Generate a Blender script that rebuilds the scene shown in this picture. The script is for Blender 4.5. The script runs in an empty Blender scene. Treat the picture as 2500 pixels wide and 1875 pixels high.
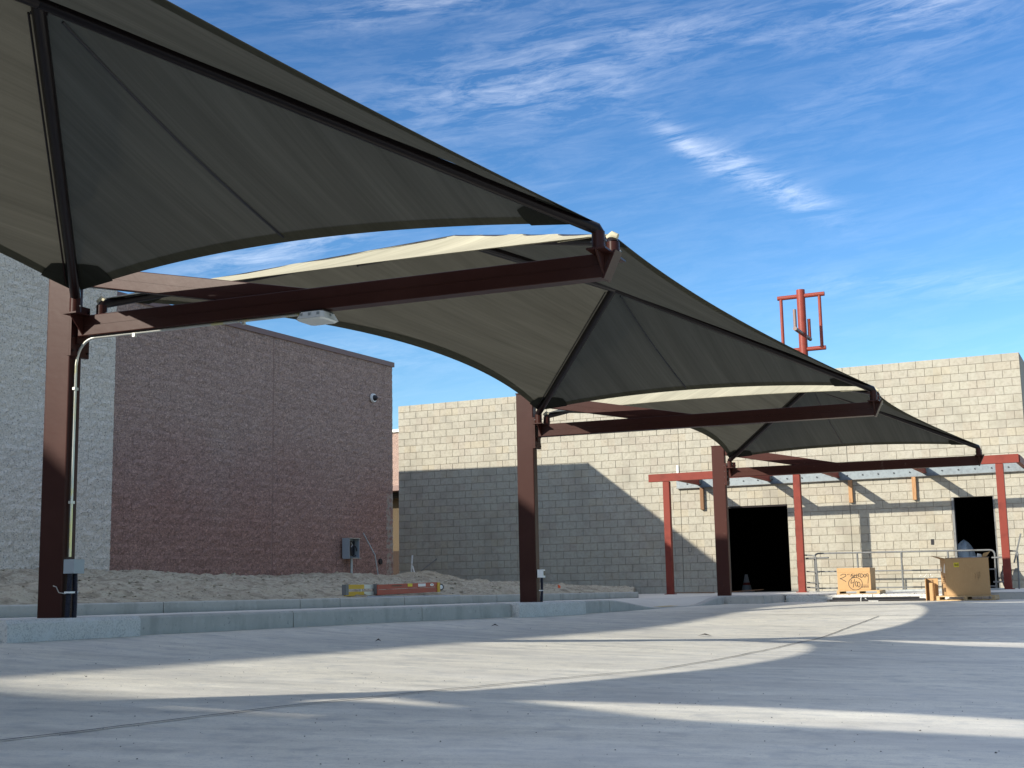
import bpy, math, random
from mathutils import Vector, Matrix, noise
V = Vector
random.seed(7)
sc = bpy.context.scene
COL = sc.collection
rad = math.radians
# ------------------------------------------------------------ camera, sky, sun
CAMZ = 0.2898
cam = bpy.data.cameras.new('camera'); co = bpy.data.objects.new('camera', cam); COL.objects.link(co)
R0 = V((0.9013063, 0.4327687, -0.0189278)); R1 = V((-0.0828872, 0.1294080, -0.9881211)); R2 = V((-0.4251784, 0.8921686, 0.1525072))
M = Matrix((R0, -R1, -R2)).transposed().to_4x4(); M.translation = V((0, 0, CAMZ)); co.matrix_world = M
cam.sensor_width = 36; cam.lens = 46.08; cam.clip_end = 1500; cam.clip_start = .05
sc.camera = co
SUN = V((.625, 1, -.465)).normalized()
sl = bpy.data.lights.new('sun', 'SUN'); sl.energy = 3.15; sl.angle = rad(.53); sl.color = (1, .93, .80)
so = bpy.data.objects.new('sun', sl); COL.objects.link(so); so.rotation_euler = SUN.to_track_quat('-Z', 'Y').to_euler(); so.location = (-10, -20, 30)
w = bpy.data.worlds.new('World'); sc.world = w; w.use_nodes = True
nt = w.node_tree; nt.nodes.clear()
def N(t, ty, **kw):
    n = t.nodes.new(ty)
    for k, v in kw.items():
        if k[1:].isdigit(): n.inputs[int(k[1:])].default_value = v
        else: setattr(n, k, v)
    return n
def L(t, a, b): t.links.new(a, b)
def math_(t, op, a, b=None, c=None):
    n = N(t, 'ShaderNodeMath', operation=op)
    for i, x in enumerate((a, b, c)):
        if x is None: continue
        if isinstance(x, (int, float)): n.inputs[i].default_value = x
        else: L(t, x, n.inputs[i])
    return n.outputs[0]
sky = N(nt, 'ShaderNodeTexSky', sky_type='NISHITA', sun_disc=False, sun_elevation=rad(21.5), sun_rotation=rad(212), altitude=100, air_density=1.0, dust_density=.6, ozone_density=2.5)
tc = N(nt, 'ShaderNodeTexCoord'); sx = N(nt, 'ShaderNodeSeparateXYZ'); L(nt, tc.outputs['Generated'], sx.inputs[0])
az = math_(nt, 'ARCTAN2', sx.outputs[0], sx.outputs[1]); el = math_(nt, 'ARCSINE', sx.outputs[2])
azd = math_(nt, 'MULTIPLY', az, 57.2958); eld = math_(nt, 'MULTIPLY', el, 57.2958)
cx = N(nt, 'ShaderNodeCombineXYZ'); L(nt, math_(nt, 'MULTIPLY', azd, .15), cx.inputs[0])
L(nt, math_(nt, 'ADD', math_(nt, 'MULTIPLY', eld, .85), math_(nt, 'MULTIPLY', azd, -.10)), cx.inputs[1])
wn = N(nt, 'ShaderNodeTexNoise', i2=.9, i3=3.); L(nt, cx.outputs[0], wn.inputs[0])
wv = N(nt, 'ShaderNodeVectorMath', operation='MULTIPLY_ADD'); L(nt, wn.outputs[1], wv.inputs[0]); wv.inputs[1].default_value = (.9, 1.0, 0); L(nt, cx.outputs[0], wv.inputs[2])
n1 = N(nt, 'ShaderNodeTexNoise', i2=1.9, i3=11., i4=.70); L(nt, wv.outputs[0], n1.inputs[0])
def blob(a0, e0, ra, re, ang, s):
    c, q = math.cos(rad(ang)), math.sin(rad(ang))
    da = math_(nt, 'SUBTRACT', azd, a0); de = math_(nt, 'SUBTRACT', eld, e0)
    p = math_(nt, 'ADD', math_(nt, 'MULTIPLY', da, c / ra), math_(nt, 'MULTIPLY', de, q / ra))
    r = math_(nt, 'ADD', math_(nt, 'MULTIPLY', da, -q / re), math_(nt, 'MULTIPLY', de, c / re))
    g = math_(nt, 'EXPONENT', math_(nt, 'MULTIPLY', math_(nt, 'ADD', math_(nt, 'MULTIPLY', p, p), math_(nt, 'MULTIPLY', r, r)), -1.))
    return math_(nt, 'MULTIPLY', g, s)
acc = None
for b in [(-24.5, 21.6, 6, 1.5, 6, .62), (-17, 23.6, 8, 1.1, -4, .30), (-6, 24.0, 3.4, 1.4, 12, .75), (-29, 25.2, 5, .8, 10, .5), (-14.9, 17.5, 3.4, .6, -30, .85), (-17.6, 18.9, 1.6, .35, -40, .7), (-12.3, 16.2, 1.6, .5, -20, .3),
          (-36, 14.5, 3.5, .55, 14, .95), (-9, 20.5, 6, 1.2, 20, .16), (-30, 17, 7, 2, 0, .18), (-8, 12.2, 6, .5, -4, .25), (-33, 10, 5, .8, 0, .2)]:
    x = blob(*b); x = math_(nt, 'MULTIPLY', x, .56); acc = x if acc is None else math_(nt, 'ADD', acc, x)
hi = N(nt, 'ShaderNodeMapRange', i1=28., i2=37., i3=.05, i4=1.3, interpolation_type='SMOOTHSTEP'); L(nt, eld, hi.inputs[0])  # cloud veil added above the view as neutral fill light
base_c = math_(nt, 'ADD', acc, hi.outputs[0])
dens = math_(nt, 'MULTIPLY', math_(nt, 'MAXIMUM', math_(nt, 'SUBTRACT', n1.outputs[0], .41), 0.), 2.6)
cl = N(nt, 'ShaderNodeMath', operation='MULTIPLY', use_clamp=True); L(nt, dens, cl.inputs[0]); L(nt, base_c, cl.inputs[1])
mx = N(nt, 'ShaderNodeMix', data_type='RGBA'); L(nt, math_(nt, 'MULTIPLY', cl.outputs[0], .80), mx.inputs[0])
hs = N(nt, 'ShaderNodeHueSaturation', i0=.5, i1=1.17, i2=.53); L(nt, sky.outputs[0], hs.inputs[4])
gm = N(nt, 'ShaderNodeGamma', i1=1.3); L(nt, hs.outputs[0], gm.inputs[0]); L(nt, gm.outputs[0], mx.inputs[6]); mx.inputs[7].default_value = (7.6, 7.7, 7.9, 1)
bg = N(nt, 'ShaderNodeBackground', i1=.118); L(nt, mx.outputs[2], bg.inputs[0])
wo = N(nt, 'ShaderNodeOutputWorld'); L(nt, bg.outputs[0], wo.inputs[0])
sc.view_settings.view_transform = 'Standard'; sc.view_settings.look = 'None'; sc.view_settings.gamma = 1
sc.view_settings.use_curve_mapping = False; sc.view_settings.exposure = 1.15
try: sc.cycles.max_bounces = 8; sc.cycles.use_denoising = True
except Exception: pass

# ------------------------------------------------------------ materials
def mat(name, col, rough=.7, bump=(), var=(), spec=.5, metal=0., extra=None, coat=0):
    """bump: (scale, strength, detail, (sx,sy,sz)); var: list of (scale, colour, lo, hi, (sx,sy,sz)) mixed in by noise"""
    m = bpy.data.materials.new(name); m.use_nodes = True; t = m.node_tree; b = t.nodes['Principled BSDF']
    b.inputs['Base Color'].default_value = (*col, 1); b.inputs['Roughness'].default_value = rough; b.inputs['Metallic'].default_value = metal
    b.inputs['Specular IOR Level'].default_value = spec
    g = N(t, 'ShaderNodeNewGeometry'); cur = None
    def mp(s):
        n = N(t, 'ShaderNodeMapping'); n.inputs[3].default_value = s; L(t, g.outputs['Position'], n.inputs[0]); return n.outputs[0]
    rgb = N(t, 'ShaderNodeRGB'); rgb.outputs[0].default_value = (*col, 1); cur = rgb.outputs[0]
    for (s, c, lo, hi, sc3) in var:
        n = N(t, 'ShaderNodeTexNoise', i2=s, i3=5., i4=.6); L(t, mp(sc3), n.inputs[0])
        r = N(t, 'ShaderNodeMapRange', i1=lo, i2=hi); L(t, n.outputs[0], r.inputs[0])
        x = N(t, 'ShaderNodeMix', data_type='RGBA'); L(t, r.outputs[0], x.inputs[0]); L(t, cur, x.inputs[6]); x.inputs[7].default_value = (*c, 1); cur = x.outputs[2]
    if extra: cur = extra(t, g, cur, b) or cur
    L(t, cur, b.inputs['Base Color'])
    prev = None
    for (s, st, d, sc3) in bump:
        n = N(t, 'ShaderNodeTexNoise', i2=s, i3=d, i4=.65); L(t, mp(sc3), n.inputs[0])
        bp = N(t, 'ShaderNodeBump', i0=st, i1=.02); L(t, n.outputs[0], bp.inputs['Height'])
        if prev: L(t, prev, bp.inputs['Normal'])
        prev = bp.outputs[0]
    if prev: L(t, prev, b.inputs['Normal'])
    return m
one = (1, 1, 1)
def block_extra(x0, tones, w=.4064, amt=.9):
    def f(t, g, cur, b):
        s = N(t, 'ShaderNodeSeparateXYZ'); L(t, g.outputs['Position'], s.inputs[0])
        row = math_(t, 'FLOOR', math_(t, 'DIVIDE', s.outputs[2], .2032))
        odd = math_(t, 'MULTIPLY', math_(t, 'FLOORED_MODULO', row, 2.), .5)
        u = math_(t, 'FLOOR', math_(t, 'ADD', math_(t, 'DIVIDE', math_(t, 'SUBTRACT', s.outputs[0], x0), w), odd))
        c = N(t, 'ShaderNodeCombineXYZ'); L(t, u, c.inputs[0]); L(t, row, c.inputs[1])
        wn_ = N(t, 'ShaderNodeTexWhiteNoise', noise_dimensions='3D'); L(t, c.outputs[0], wn_.inputs[0])
        r = N(t, 'ShaderNodeValToRGB'); r.color_ramp.interpolation = 'LINEAR'; e = r.color_ramp.elements
        e[0].color = (*tones[0], 1); e[1].color = (*tones[-1], 1); e[1].position = .97
        for i, tn in enumerate(tones[1:-1]):
            q = e.new((i + 1) / (len(tones) - 1) * .93); q.color = (*tn, 1)
        L(t, wn_.outputs[0], r.inputs[0])
        x = N(t, 'ShaderNodeMix', data_type='RGBA', blend_type='MULTIPLY', i0=amt); L(t, r.outputs[0], x.inputs[7]); L(t, cur, x.inputs[6])
        return x.outputs[2]
    return f
WX0, WY = -19.857, 33.694
m_block = mat('concrete_block', (.92, .93, .92), .9, [(35, .5, 6, one)], [(1.1, (.62, .62, .60), .5, .8, one), (14, (.72, .72, .70), .45, .75, one)],
              extra=block_extra(WX0, [(.315, .285, .22), (.34, .31, .235), (.355, .325, .25), (.345, .32, .25), (.32, .28, .215), (.355, .31, .22)]))
m_block_plain = mat('concrete_block_plain', (.32, .30, .25), .9, [(35, .4, 5, one)])
m_mortar = mat('mortar', (.24, .215, .175), .95, [(60, .4, 4, one)])
m_dark = mat('interior_dark', (.012, .012, .012), .9)  # near-black colour stands in for the darkness inside the doorways
def brown_x(t, g, cur, b):
    s = N(t, 'ShaderNodeSeparateXYZ'); L(t, g.outputs['Position'], s.inputs[0])
    n = N(t, 'ShaderNodeTexNoise', i2=.45, i3=3.); L(t, g.outputs['Position'], n.inputs[0])
    h = math_(t, 'ADD', s.outputs[2], math_(t, 'MULTIPLY', n.outputs[0], 3.5))
    r = N(t, 'ShaderNodeMapRange', i1=3.4, i2=5.6); L(t, h, r.inputs[0])
    x = N(t, 'ShaderNodeMix', data_type='RGBA'); L(t, r.outputs[0], x.inputs[0]); x.inputs[6].default_value = (.27, .16, .13, 1); x.inputs[7].default_value = (.30, .215, .18, 1)
    m = N(t, 'ShaderNodeMix', data_type='RGBA', blend_type='MULTIPLY', i0=1.); L(t, cur, m.inputs[6]); L(t, x.outputs[2], m.inputs[7])
    n2 = N(t, 'ShaderNodeTexNoise', i2=7., i3=5.); L(t, g.outputs['Position'], n2.inputs[0])
    k = math_(t, 'MULTIPLY', math_(t, 'MULTIPLY', math_(t, 'GREATER_THAN', s.outputs[1], 28.24), math_(t, 'LESS_THAN', s.outputs[2], 2.64)), math_(t, 'GREATER_THAN', n2.outputs[0], .49))
    y = N(t, 'ShaderNodeMix', data_type='RGBA'); L(t, math_(t, 'MULTIPLY', k, .75), y.inputs[0]); L(t, m.outputs[2], y.inputs[6]); y.inputs[7].default_value = (.34, .30, .25, 1)
    return y.outputs[2]
SB = [(8, .8, 10, (1, 1, 1.8)), (34, .9, 8, (1, 1, 1.3))]
m_split_brown = mat('brown_split_block', (1.25, 1.25, 1.25), .95, SB, [(3, (1.0, .98, .98), .42, .62, (1, 1, 2.4)), (13, (.80, .80, .80), .46, .66, (1, 1, 2.0)), (24, (2.1, 2.1, 2.1), .52, .72, (1, 1, 1.3)), (30, (.36, .36, .36), .53, .70, (1, 1, 1.3))], extra=brown_x)
m_split_grey = mat('grey_split_block', (.63, .57, .485), .95, SB, [(2., (.54, .485, .41), .45, .7, (1, 1, 2.)), (24, (.80, .76, .70), .50, .74, (1, 1, 1.3)), (30, (.17, .16, .15), .53, .70, (1, 1, 1.3))])
m_mort_b = mat('brown_mortar', (.27, .18, .15), .95)
m_mort_g = mat('pale_mortar', (.62, .61, .57), .95)
m_coping = mat('brown_coping', (.16, .085, .07), .5)
m_steel = mat('maroon_steel', (.040, .014, .011), .36, [(6, .05, 3, one)], [(1.6, (.052, .020, .016), .5, .75, one), (80, (.30, .24, .21), .80, .84, one)], spec=.13)
m_steel3 = mat('dusty_maroon_steel', (.055, .019, .015), .5, [(6, .05, 3, one)], [(5, (.13, .08, .065), .62, .78, one), (120, (.35, .3, .28), .74, .80, one)], spec=.12)
m_dkpipe = mat('dark_maroon_pipe', (.010, .006, .0065), .30, spec=.25)
m_red = mat('red_primer_steel', (.20, .042, .030), .55, [(8, .05, 3, one)], [(3, (.135, .030, .023), .5, .75, one), (40, (.42, .2, .16), .74, .80, one)], spec=.12)
m_sign = mat('red_painted_pipe', (.24, .050, .035), .45, [], [(6, (.20, .042, .03), .5, .7, one)], spec=.2)
m_signgrey = mat('weathered_pipe', (.20, .13, .11), .5)
m_galv = mat('galvanised_steel', (.42, .45, .46), .38, [(9, .05, 3, one)], [(12, (.33, .36, .38), .45, .65, one)], metal=.55)
m_ledg = mat('galvanised_ledger', (.20, .235, .25), .5, [(9, .05, 3, one)], [(12, (.16, .185, .20), .45, .65, one)], metal=.2)
m_galvd = mat('grey_rail_pipe', (.16, .165, .165), .45, [], [(9, (.10, .10, .10), .5, .7, one)], metal=.3)
m_conduit = mat('conduit_metal', (.55, .56, .52), .3, [], [(5, (.62, .58, .30), .56, .62, (1, 1, .6))], metal=.6)
m_boxgrey = mat('grey_enclosure', (.30, .34, .37), .45)
m_black = mat('black_plastic', (.012, .012, .016), .35)
m_hose = mat('black_corrugated_hose', (.010, .012, .028), .3, [(40, .6, 2, (1, 1, 6))])
m_white = mat('white_plastic', (.78, .79, .78), .4)
m_lens = mat('frosted_lens', (.62, .66, .66), .25)
m_wood = mat('rough_timber', (.40, .22, .10), .8, [(20, .3, 4, (6, 6, .6))], [(9, (.24, .12, .05), .5, .7, (5, 5, .5))])
m_wood2 = mat('brown_timber', (.19, .10, .05), .8, [(20, .3, 4, (6, 6, .6))])
m_pal = mat('pallet_timber', (.52, .36, .19), .8, [(20, .3, 4, (.6, 6, 6))], [(9, (.36, .23, .11), .5, .7, (.6, 4, 4))])
m_card = mat('cardboard', (.47, .29, .135), .8, [(3, .08, 3, one)], [(2.5, (.43, .26, .12), .45, .7, one), (18, (.50, .32, .15), .55, .7, (4, 4, .5))])
m_card_d = mat('cardboard_inside', (.30, .19, .10), .85)
m_ink = mat('marker_ink', (.012, .010, .010), .6)
m_print = mat('printed_ink', (.12, .07, .035), .7)
m_yel = mat('yellow_label', (.75, .60, .03), .6)
m_conc = mat('kerb_concrete', (.46, .45, .42), .85, [(18, .25, 6, one), (120, .2, 3, one)], [(1.2, (.38, .375, .35), .48, .72, one), (9, (.52, .515, .49), .55, .75, one), (26, (.24, .245, .245), .62, .72, one), (3.5, (.36, .355, .33), .52, .68, (1, 1, .4))])
m_foot = mat('rough_footing_concrete', (.66, .65, .62), .9, [(40, .7, 6, one)], [(70, (.46, .46, .45), .48, .62, one), (6, (.68, .68, .67), .5, .7, one)])
m_walk = mat('walkway_concrete', (.60, .585, .53), .85, [(25, .2, 5, one)], [(1.2, (.53, .515, .47), .45, .7, one), (8, (.64, .62, .56), .55, .75, one)])
def road_x(t, g, cur, b):
    n = N(t, 'ShaderNodeTexNoise', i2=1., i3=9., i4=.70)
    mr = N(t, 'ShaderNodeMapping'); mr.inputs[2].default_value = (0, 0, rad(-22)); L(t, g.outputs['Position'], mr.inputs[0])
    mp = N(t, 'ShaderNodeMapping'); mp.inputs[3].default_value = (.9, 3.6, 1); L(t, mr.outputs[0], mp.inputs[0]); L(t, mp.outputs[0], n.inputs[0])
    r = N(t, 'ShaderNodeMapRange', i1=.34, i2=.66, i3=.84, i4=1.14); L(t, n.outputs[0], r.inputs[0])
    x = N(t, 'ShaderNodeVectorMath', operation='SCALE'); L(t, cur, x.inputs[0]); L(t, r.outputs[0], x.inputs[3])
    rr = N(t, 'ShaderNodeMapRange', i1=.35, i2=.65, i3=.62, i4=.85); L(t, n.outputs[0], rr.inputs[0]); L(t, rr.outputs[0], b.inputs['Roughness'])
    return x.outputs[0]
m_road = mat('road_concrete', (.71, .68, .585), .75, [(14, .12, 6, one), (150, .12, 3, one)],
             [(.5, (.60, .58, .52), .42, .66, (1, 2, 1)), (5, (.50, .495, .46), .50, .72, one), (28, (.57, .55, .50), .54, .70, one), (90, (.44, .44, .42), .56, .72, one)], extra=road_x)
m_joint = mat('sawcut_dark', (.085, .085, .085), .9)
m_dirt = mat('dirt', (.40, .36, .27), .95, [(9, .9, 8, one), (45, .7, 6, one)], [(1.4, (.36, .31, .235), .5, .7, one), (10, (.47, .43, .335), .5, .7, one), (3.5, (.25, .215, .155), .48, .62, one), (24, (.13, .11, .08), .56, .68, one)])
m_ground = mat('far_ground', (.30, .27, .21), .95)
m_tan = mat('tan_block', (.085, .063, .036), .9, [(20, .5, 6, one)])  # shade on the far wall is put into this darkened tan
m_dkbrown = mat('dark_brown_block', (.025, .014, .009), .9, [(20, .5, 6, one)])
m_orange = mat('orange_fibreglass', (.40, .055, .022), .45, [], [(3, (.33, .045, .02), .45, .7, one)])
m_lyel = mat('yellow_ladder', (.62, .38, .02), .5)
m_alu = mat('aluminium', (.55, .54, .50), .4, metal=.4)
m_flag = mat('orange_flag', (.8, .12, .03), .6)
m_domey = mat('yellow_tactile', (.50, .40, .20), .8)
m_stone = mat('stone_bits', (.09, .085, .08), .9)
m_stonel = mat('pale_stone_bits', (.55, .54, .5), .9)
m_sheet = mat('plastic_sheet', (.33, .40, .46), .3, [(12, .8, 5, one)])
m_conew = mat('cone_plastic', (.62, .60, .60), .6)
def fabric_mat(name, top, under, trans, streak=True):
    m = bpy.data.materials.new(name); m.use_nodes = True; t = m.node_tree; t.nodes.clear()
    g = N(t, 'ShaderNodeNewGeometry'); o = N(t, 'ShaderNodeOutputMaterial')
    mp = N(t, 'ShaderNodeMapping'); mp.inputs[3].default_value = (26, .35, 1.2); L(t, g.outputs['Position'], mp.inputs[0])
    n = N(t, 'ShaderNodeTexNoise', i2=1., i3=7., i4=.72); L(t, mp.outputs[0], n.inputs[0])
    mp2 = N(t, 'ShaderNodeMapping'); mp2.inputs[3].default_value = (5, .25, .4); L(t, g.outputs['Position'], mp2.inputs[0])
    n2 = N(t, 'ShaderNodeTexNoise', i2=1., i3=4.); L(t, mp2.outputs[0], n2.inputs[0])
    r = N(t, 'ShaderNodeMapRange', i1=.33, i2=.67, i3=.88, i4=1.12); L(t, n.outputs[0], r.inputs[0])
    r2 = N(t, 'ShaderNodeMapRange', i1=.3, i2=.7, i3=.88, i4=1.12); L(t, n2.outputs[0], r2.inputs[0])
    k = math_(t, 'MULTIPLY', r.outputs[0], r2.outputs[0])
    mxc = N(t, 'ShaderNodeMix', data_type='RGBA'); L(t, g.outputs['Backfacing'], mxc.inputs[0]); mxc.inputs[6].default_value = (*top, 1); mxc.inputs[7].default_value = (*under, 1)  # underside colour is darkened to carry the shade below the sail
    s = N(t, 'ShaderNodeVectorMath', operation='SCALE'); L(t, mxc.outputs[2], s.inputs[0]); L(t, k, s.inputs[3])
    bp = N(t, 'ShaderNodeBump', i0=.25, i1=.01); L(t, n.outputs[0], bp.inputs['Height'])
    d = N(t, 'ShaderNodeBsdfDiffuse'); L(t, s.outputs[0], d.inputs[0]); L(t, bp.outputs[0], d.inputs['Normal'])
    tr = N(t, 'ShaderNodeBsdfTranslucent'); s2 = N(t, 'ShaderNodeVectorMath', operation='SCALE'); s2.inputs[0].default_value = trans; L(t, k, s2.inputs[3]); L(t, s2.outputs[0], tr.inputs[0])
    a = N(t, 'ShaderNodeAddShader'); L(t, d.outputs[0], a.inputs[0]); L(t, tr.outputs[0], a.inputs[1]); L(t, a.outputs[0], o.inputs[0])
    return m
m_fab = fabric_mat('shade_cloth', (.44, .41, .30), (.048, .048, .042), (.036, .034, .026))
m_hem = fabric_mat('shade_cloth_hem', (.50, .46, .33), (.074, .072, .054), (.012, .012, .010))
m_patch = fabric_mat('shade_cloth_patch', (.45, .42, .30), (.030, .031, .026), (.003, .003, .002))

# ------------------------------------------------------------ geometry helpers
WL = {}
def wl(o): return WL.get(o.name, V((0, 0, 0))) if o else V((0, 0, 0))
def tag(o, label=None, cat=None, group=None, kind=None):
    if label: o['label'] = label
    if cat: o['category'] = cat
    if group: o['group'] = group
    if kind: o['kind'] = kind
    return o
def thing(name, loc, label, cat, group=None):
    o = bpy.data.objects.new(name, None); COL.objects.link(o); o.location = loc; o.empty_display_size = .2; WL[o.name] = V(loc)
    return tag(o, label, cat, group)
class MB:
    def __init__(s): s.v = []; s.f = []
    def add(s, vs, fs):
        k = len(s.v); s.v += [V(x) for x in vs]; s.f += [tuple(k + i for i in f) for f in fs]; return s
    def box(s, c, h, ax=None):
        c = V(c); ax = ax or (V((1, 0, 0)), V((0, 1, 0)), V((0, 0, 1)))
        vs = [c + ax[0] * h[0] * i + ax[1] * h[1] * j + ax[2] * h[2] * k for i in (-1, 1) for j in (-1, 1) for k in (-1, 1)]
        return s.add(vs, [(0, 1, 3, 2), (4, 6, 7, 5), (0, 4, 5, 1), (2, 3, 7, 6), (0, 2, 6, 4), (1, 5, 7, 3)])
    def b2(s, x0, x1, y0, y1, z0, z1): return s.box(((x0 + x1) / 2, (y0 + y1) / 2, (z0 + z1) / 2), (abs(x1 - x0) / 2, abs(y1 - y0) / 2, abs(z1 - z0) / 2))
    def bar(s, p, q, wd, ht, up=V((0, 0, 1))):
        p, q = V(p), V(q); d = (q - p); ln = d.length; d.normalize(); sd = d.cross(up); sd = sd.normalized() if sd.length > 1e-5 else V((1, 0, 0)); u2 = sd.cross(d)
        return s.box((p + q) / 2, (ln / 2, wd / 2, ht / 2), (d, sd, u2))
    def tube(s, pts, r, n=12, cap=True):
        pts = [V(p) for p in pts]; ref = None; rings = []
        for i, p in enumerate(pts):
            d = (pts[min(i + 1, len(pts) - 1)] - pts[max(i - 1, 0)]).normalized()
            if ref is None:
                ref = d.cross(V((0, 0, 1)));
                if ref.length < 1e-3: ref = d.cross(V((1, 0, 0)))
            a = (ref - d * ref.dot(d)).normalized(); b = d.cross(a); ref = a
            rr = r[i] if isinstance(r, (list, tuple)) else r
            rings.append([p + (a * math.cos(2 * math.pi * k / n) + b * math.sin(2 * math.pi * k / n)) * rr for k in range(n)])
        k0 = len(s.v); s.v += [x for rg in rings for x in rg]
        for i in range(len(pts) - 1):
            for k in range(n):
                a = k0 + i * n + k; b = k0 + i * n + (k + 1) % n; s.f.append((a, b, b + n, a + n))
        if cap: s.f.append(tuple(k0 + n - 1 - k for k in range(n))); s.f.append(tuple(k0 + (len(pts) - 1) * n + k for k in range(n)))
        return s
    def prism(s, poly, off):
        n = len(poly); poly = [V(p) for p in poly]; off = V(off)
        return s.add(poly + [p + off for p in poly], [tuple(range(n))[::-1], tuple(range(n, 2 * n))] + [(i, (i + 1) % n, n + (i + 1) % n, n + i) for i in range(n)])
    def build(s, name, m, parent=None, smooth=False, bevel=0, loc=None):
        me = bpy.data.meshes.new(name)
        o0 = V(loc) if loc is not None else (wl(parent) if parent else V((0, 0, 0)))
        me.from_pydata([tuple(v - o0) for v in s.v], [], s.f); me.update(); me.materials.append(m)
        if smooth: me.polygons.foreach_set('use_smooth', [True] * len(me.polygons))
        o = bpy.data.objects.new(name, me); COL.objects.link(o)
        if parent: o.parent = parent; o.location = o0 - wl(parent)
        elif loc is not None: o.location = loc
        WL[o.name] = o0
        if smooth:
            try: me.set_sharp_from_angle(angle=rad(40))
            except Exception: pass
        if bevel:
            b = o.modifiers.new('bevel', 'BEVEL'); b.width = bevel; b.segments = 2; b.limit_method = 'ANGLE'
        return o
def grid(fn, nu, nv, flip=False):
    b = MB(); b.v = [V(fn(i / nu, j / nv)) for i in range(nu + 1) for j in range(nv + 1)]
    for i in range(nu):
        for j in range(nv):
            a = i * (nv + 1) + j; q = (a, a + nv + 1, a + nv + 2, a + 1); b.f.append(q[::-1] if flip else q)
    return b
def sm(a, b, x): x = min(1, max(0, (x - a) / (b - a))); return x * x * (3 - 2 * x)
def lerp(a, b, t): return a + (b - a) * t
def nz(x, y=0, z=0): return noise.noise(V((x, y, z)))

# ------------------------------------------------------------ ground
RD = V((.03608, .99935, 0)); RN = V((.99935, -.03608, 0)); C1 = V((-8.72, 8.84, 0))
def row(o, y):                        # point at offset o (towards the road) from the column row at depth y
    p = C1 + RN * o; return V((p.x + (y - p.y) * RD.x / RD.y, y, 0))
def off_of(x, y): return (V((x, y, 0)) - C1).dot(RN)
def zt(y): return .085 - .0045 * (max(y, 2) - 8.84) if y < 27 else .003
def road_z(x, y):
    e = max(0., x + 8.3); n = (zt(y) - .175) - .19 * (1 - math.exp(-e / 2.2)) - .03 * min(e, 9); t = sm(16, 24, y)
    return n * (1 - t) - .155 * t
def kt(y):                            # kerb top with the dropped ramp
    return lerp(zt(y), road_z(-8.3, y) + .012, sm(20.4, 22.9, y) * (1 - sm(24.7, 26.3, y)))
MB().add([(-400, -300, -1.1), (400, -300, -1.1), (400, 700, -1.1), (-400, 700, -1.1)], [(0, 1, 2, 3)]).build('ground', m_ground)['kind'] = 'structure'
def road_pt(u, v):
    y = -30 + 60 * v ; x = lerp(row(.12, y).x, 24, u ** 1.6); return (x, y, road_z(x, y) + .004 * nz(x * .7, y * .7))
r = grid(road_pt, 60, 150).build('road', m_road, smooth=True); r['kind'] = 'structure'
def strip(pts, w_, zf, name, m, up=.004):
    b = MB()
    for i, (x, y) in enumerate(pts):
        a = V(pts[max(0, i - 1)]); c = V(pts[min(len(pts) - 1, i + 1)]); d = (c - a).normalized(); q = V((-d.y, d.x))
        for s in (-1, 1):
            xx, yy = x + q.x * w_ / 2 * s, y + q.y * w_ / 2 * s; b.v.append(V((xx, yy, zf(xx, yy) + up)))
        if i: k = 2 * i; b.f.append((k - 2, k, k + 1, k - 1))
    o = b.build(name, m); o['kind'] = 'structure'; return o
def jline(ctrl, n=140, jit=.012):
    out = []
    for i in range(n + 1):
        t = i / n * (len(ctrl) - 1); k = min(int(t), len(ctrl) - 2); f = t - k; f2 = f
        x = lerp(ctrl[k][0], ctrl[k + 1][0], f2); y = lerp(ctrl[k][1], ctrl[k + 1][1], f2)
        out.append((x + jit * nz(y * 3.1, 7.3) + .02 * nz(y * .9, 2.), y))
    return out
def rz(x, y): return road_z(x, y) + .004 * nz(x * .7, y * .7)
strip(jline([(-4.65, 3.2), (-4.5, 5.0), (-4.4, 6.2), (-4.2, 7.6), (-3.95, 8.9), (-3.65, 10.3), (-3.6, 12.3), (-3.72, 15.6), (-3.8, 19), (-3.72, 20.6)]), .017, rz, 'road_joint', m_joint, .008)
strip([(x, 12.9 + .01 * x) for x in [-8.0 + i * .5 for i in range(40)]], .006, rz, 'road_joint', m_joint, .008)
strip([(x, 20.8 + .01 * x) for x in [-7.6 + i * .5 for i in range(40)]], .02, rz, 'road_joint', m_joint, .008)

# kerb along the column row, cut into lengths; each length a piece
def kerb_piece(name, parent, pf, y0, y1, top, bot, w_, m, gap=.016, n=8, bev=.02):
    b = MB(); prof = []
    for i in range(n + 1):
        y = lerp(y0 + gap / 2, y1 - gap / 2, i / n); p = pf(y); zt_, zb_ = top(y), bot(y)
        f = p; k = p - RN * w_
        prof.append([V((f.x, f.y, zb_ - .15)), V((f.x, f.y, max(zt_ - bev, zb_ - .15))), V((f.x, f.y, zt_)) - RN * bev * 1.2, V((k.x, k.y, zt_)), V((k.x, k.y, zb_ - .15))])
    b.v = [v for q in prof for v in q]
    for i in range(n):
        for j in range(5):
            a = i * 5 + j; c = i * 5 + (j + 1) % 5; b.f.append((a, c, c + 5, a + 5))
    b.f.append((4, 3, 2, 1, 0)); b.f.append(tuple(n * 5 + j for j in range(5)))
    return b.build(name, m, parent)
kerb = thing('kerb', tuple(row(.24, 9)), None, None); kerb['kind'] = 'structure'
ys = [-6, -3.4, -.6, 1.9, 4.4, 6.9, 9.45, 11.95, 14.6, 17.05, 19.3, 20.5, 23.0, 24.8, 26.35]
for a, c in zip(ys[:-1], ys[1:]):
    kerb_piece('kerb_segment', kerb, lambda y: row(.24, y), a, c, kt, lambda y: road_z(-8.3, y) - .03, .16, m_conc)
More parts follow.
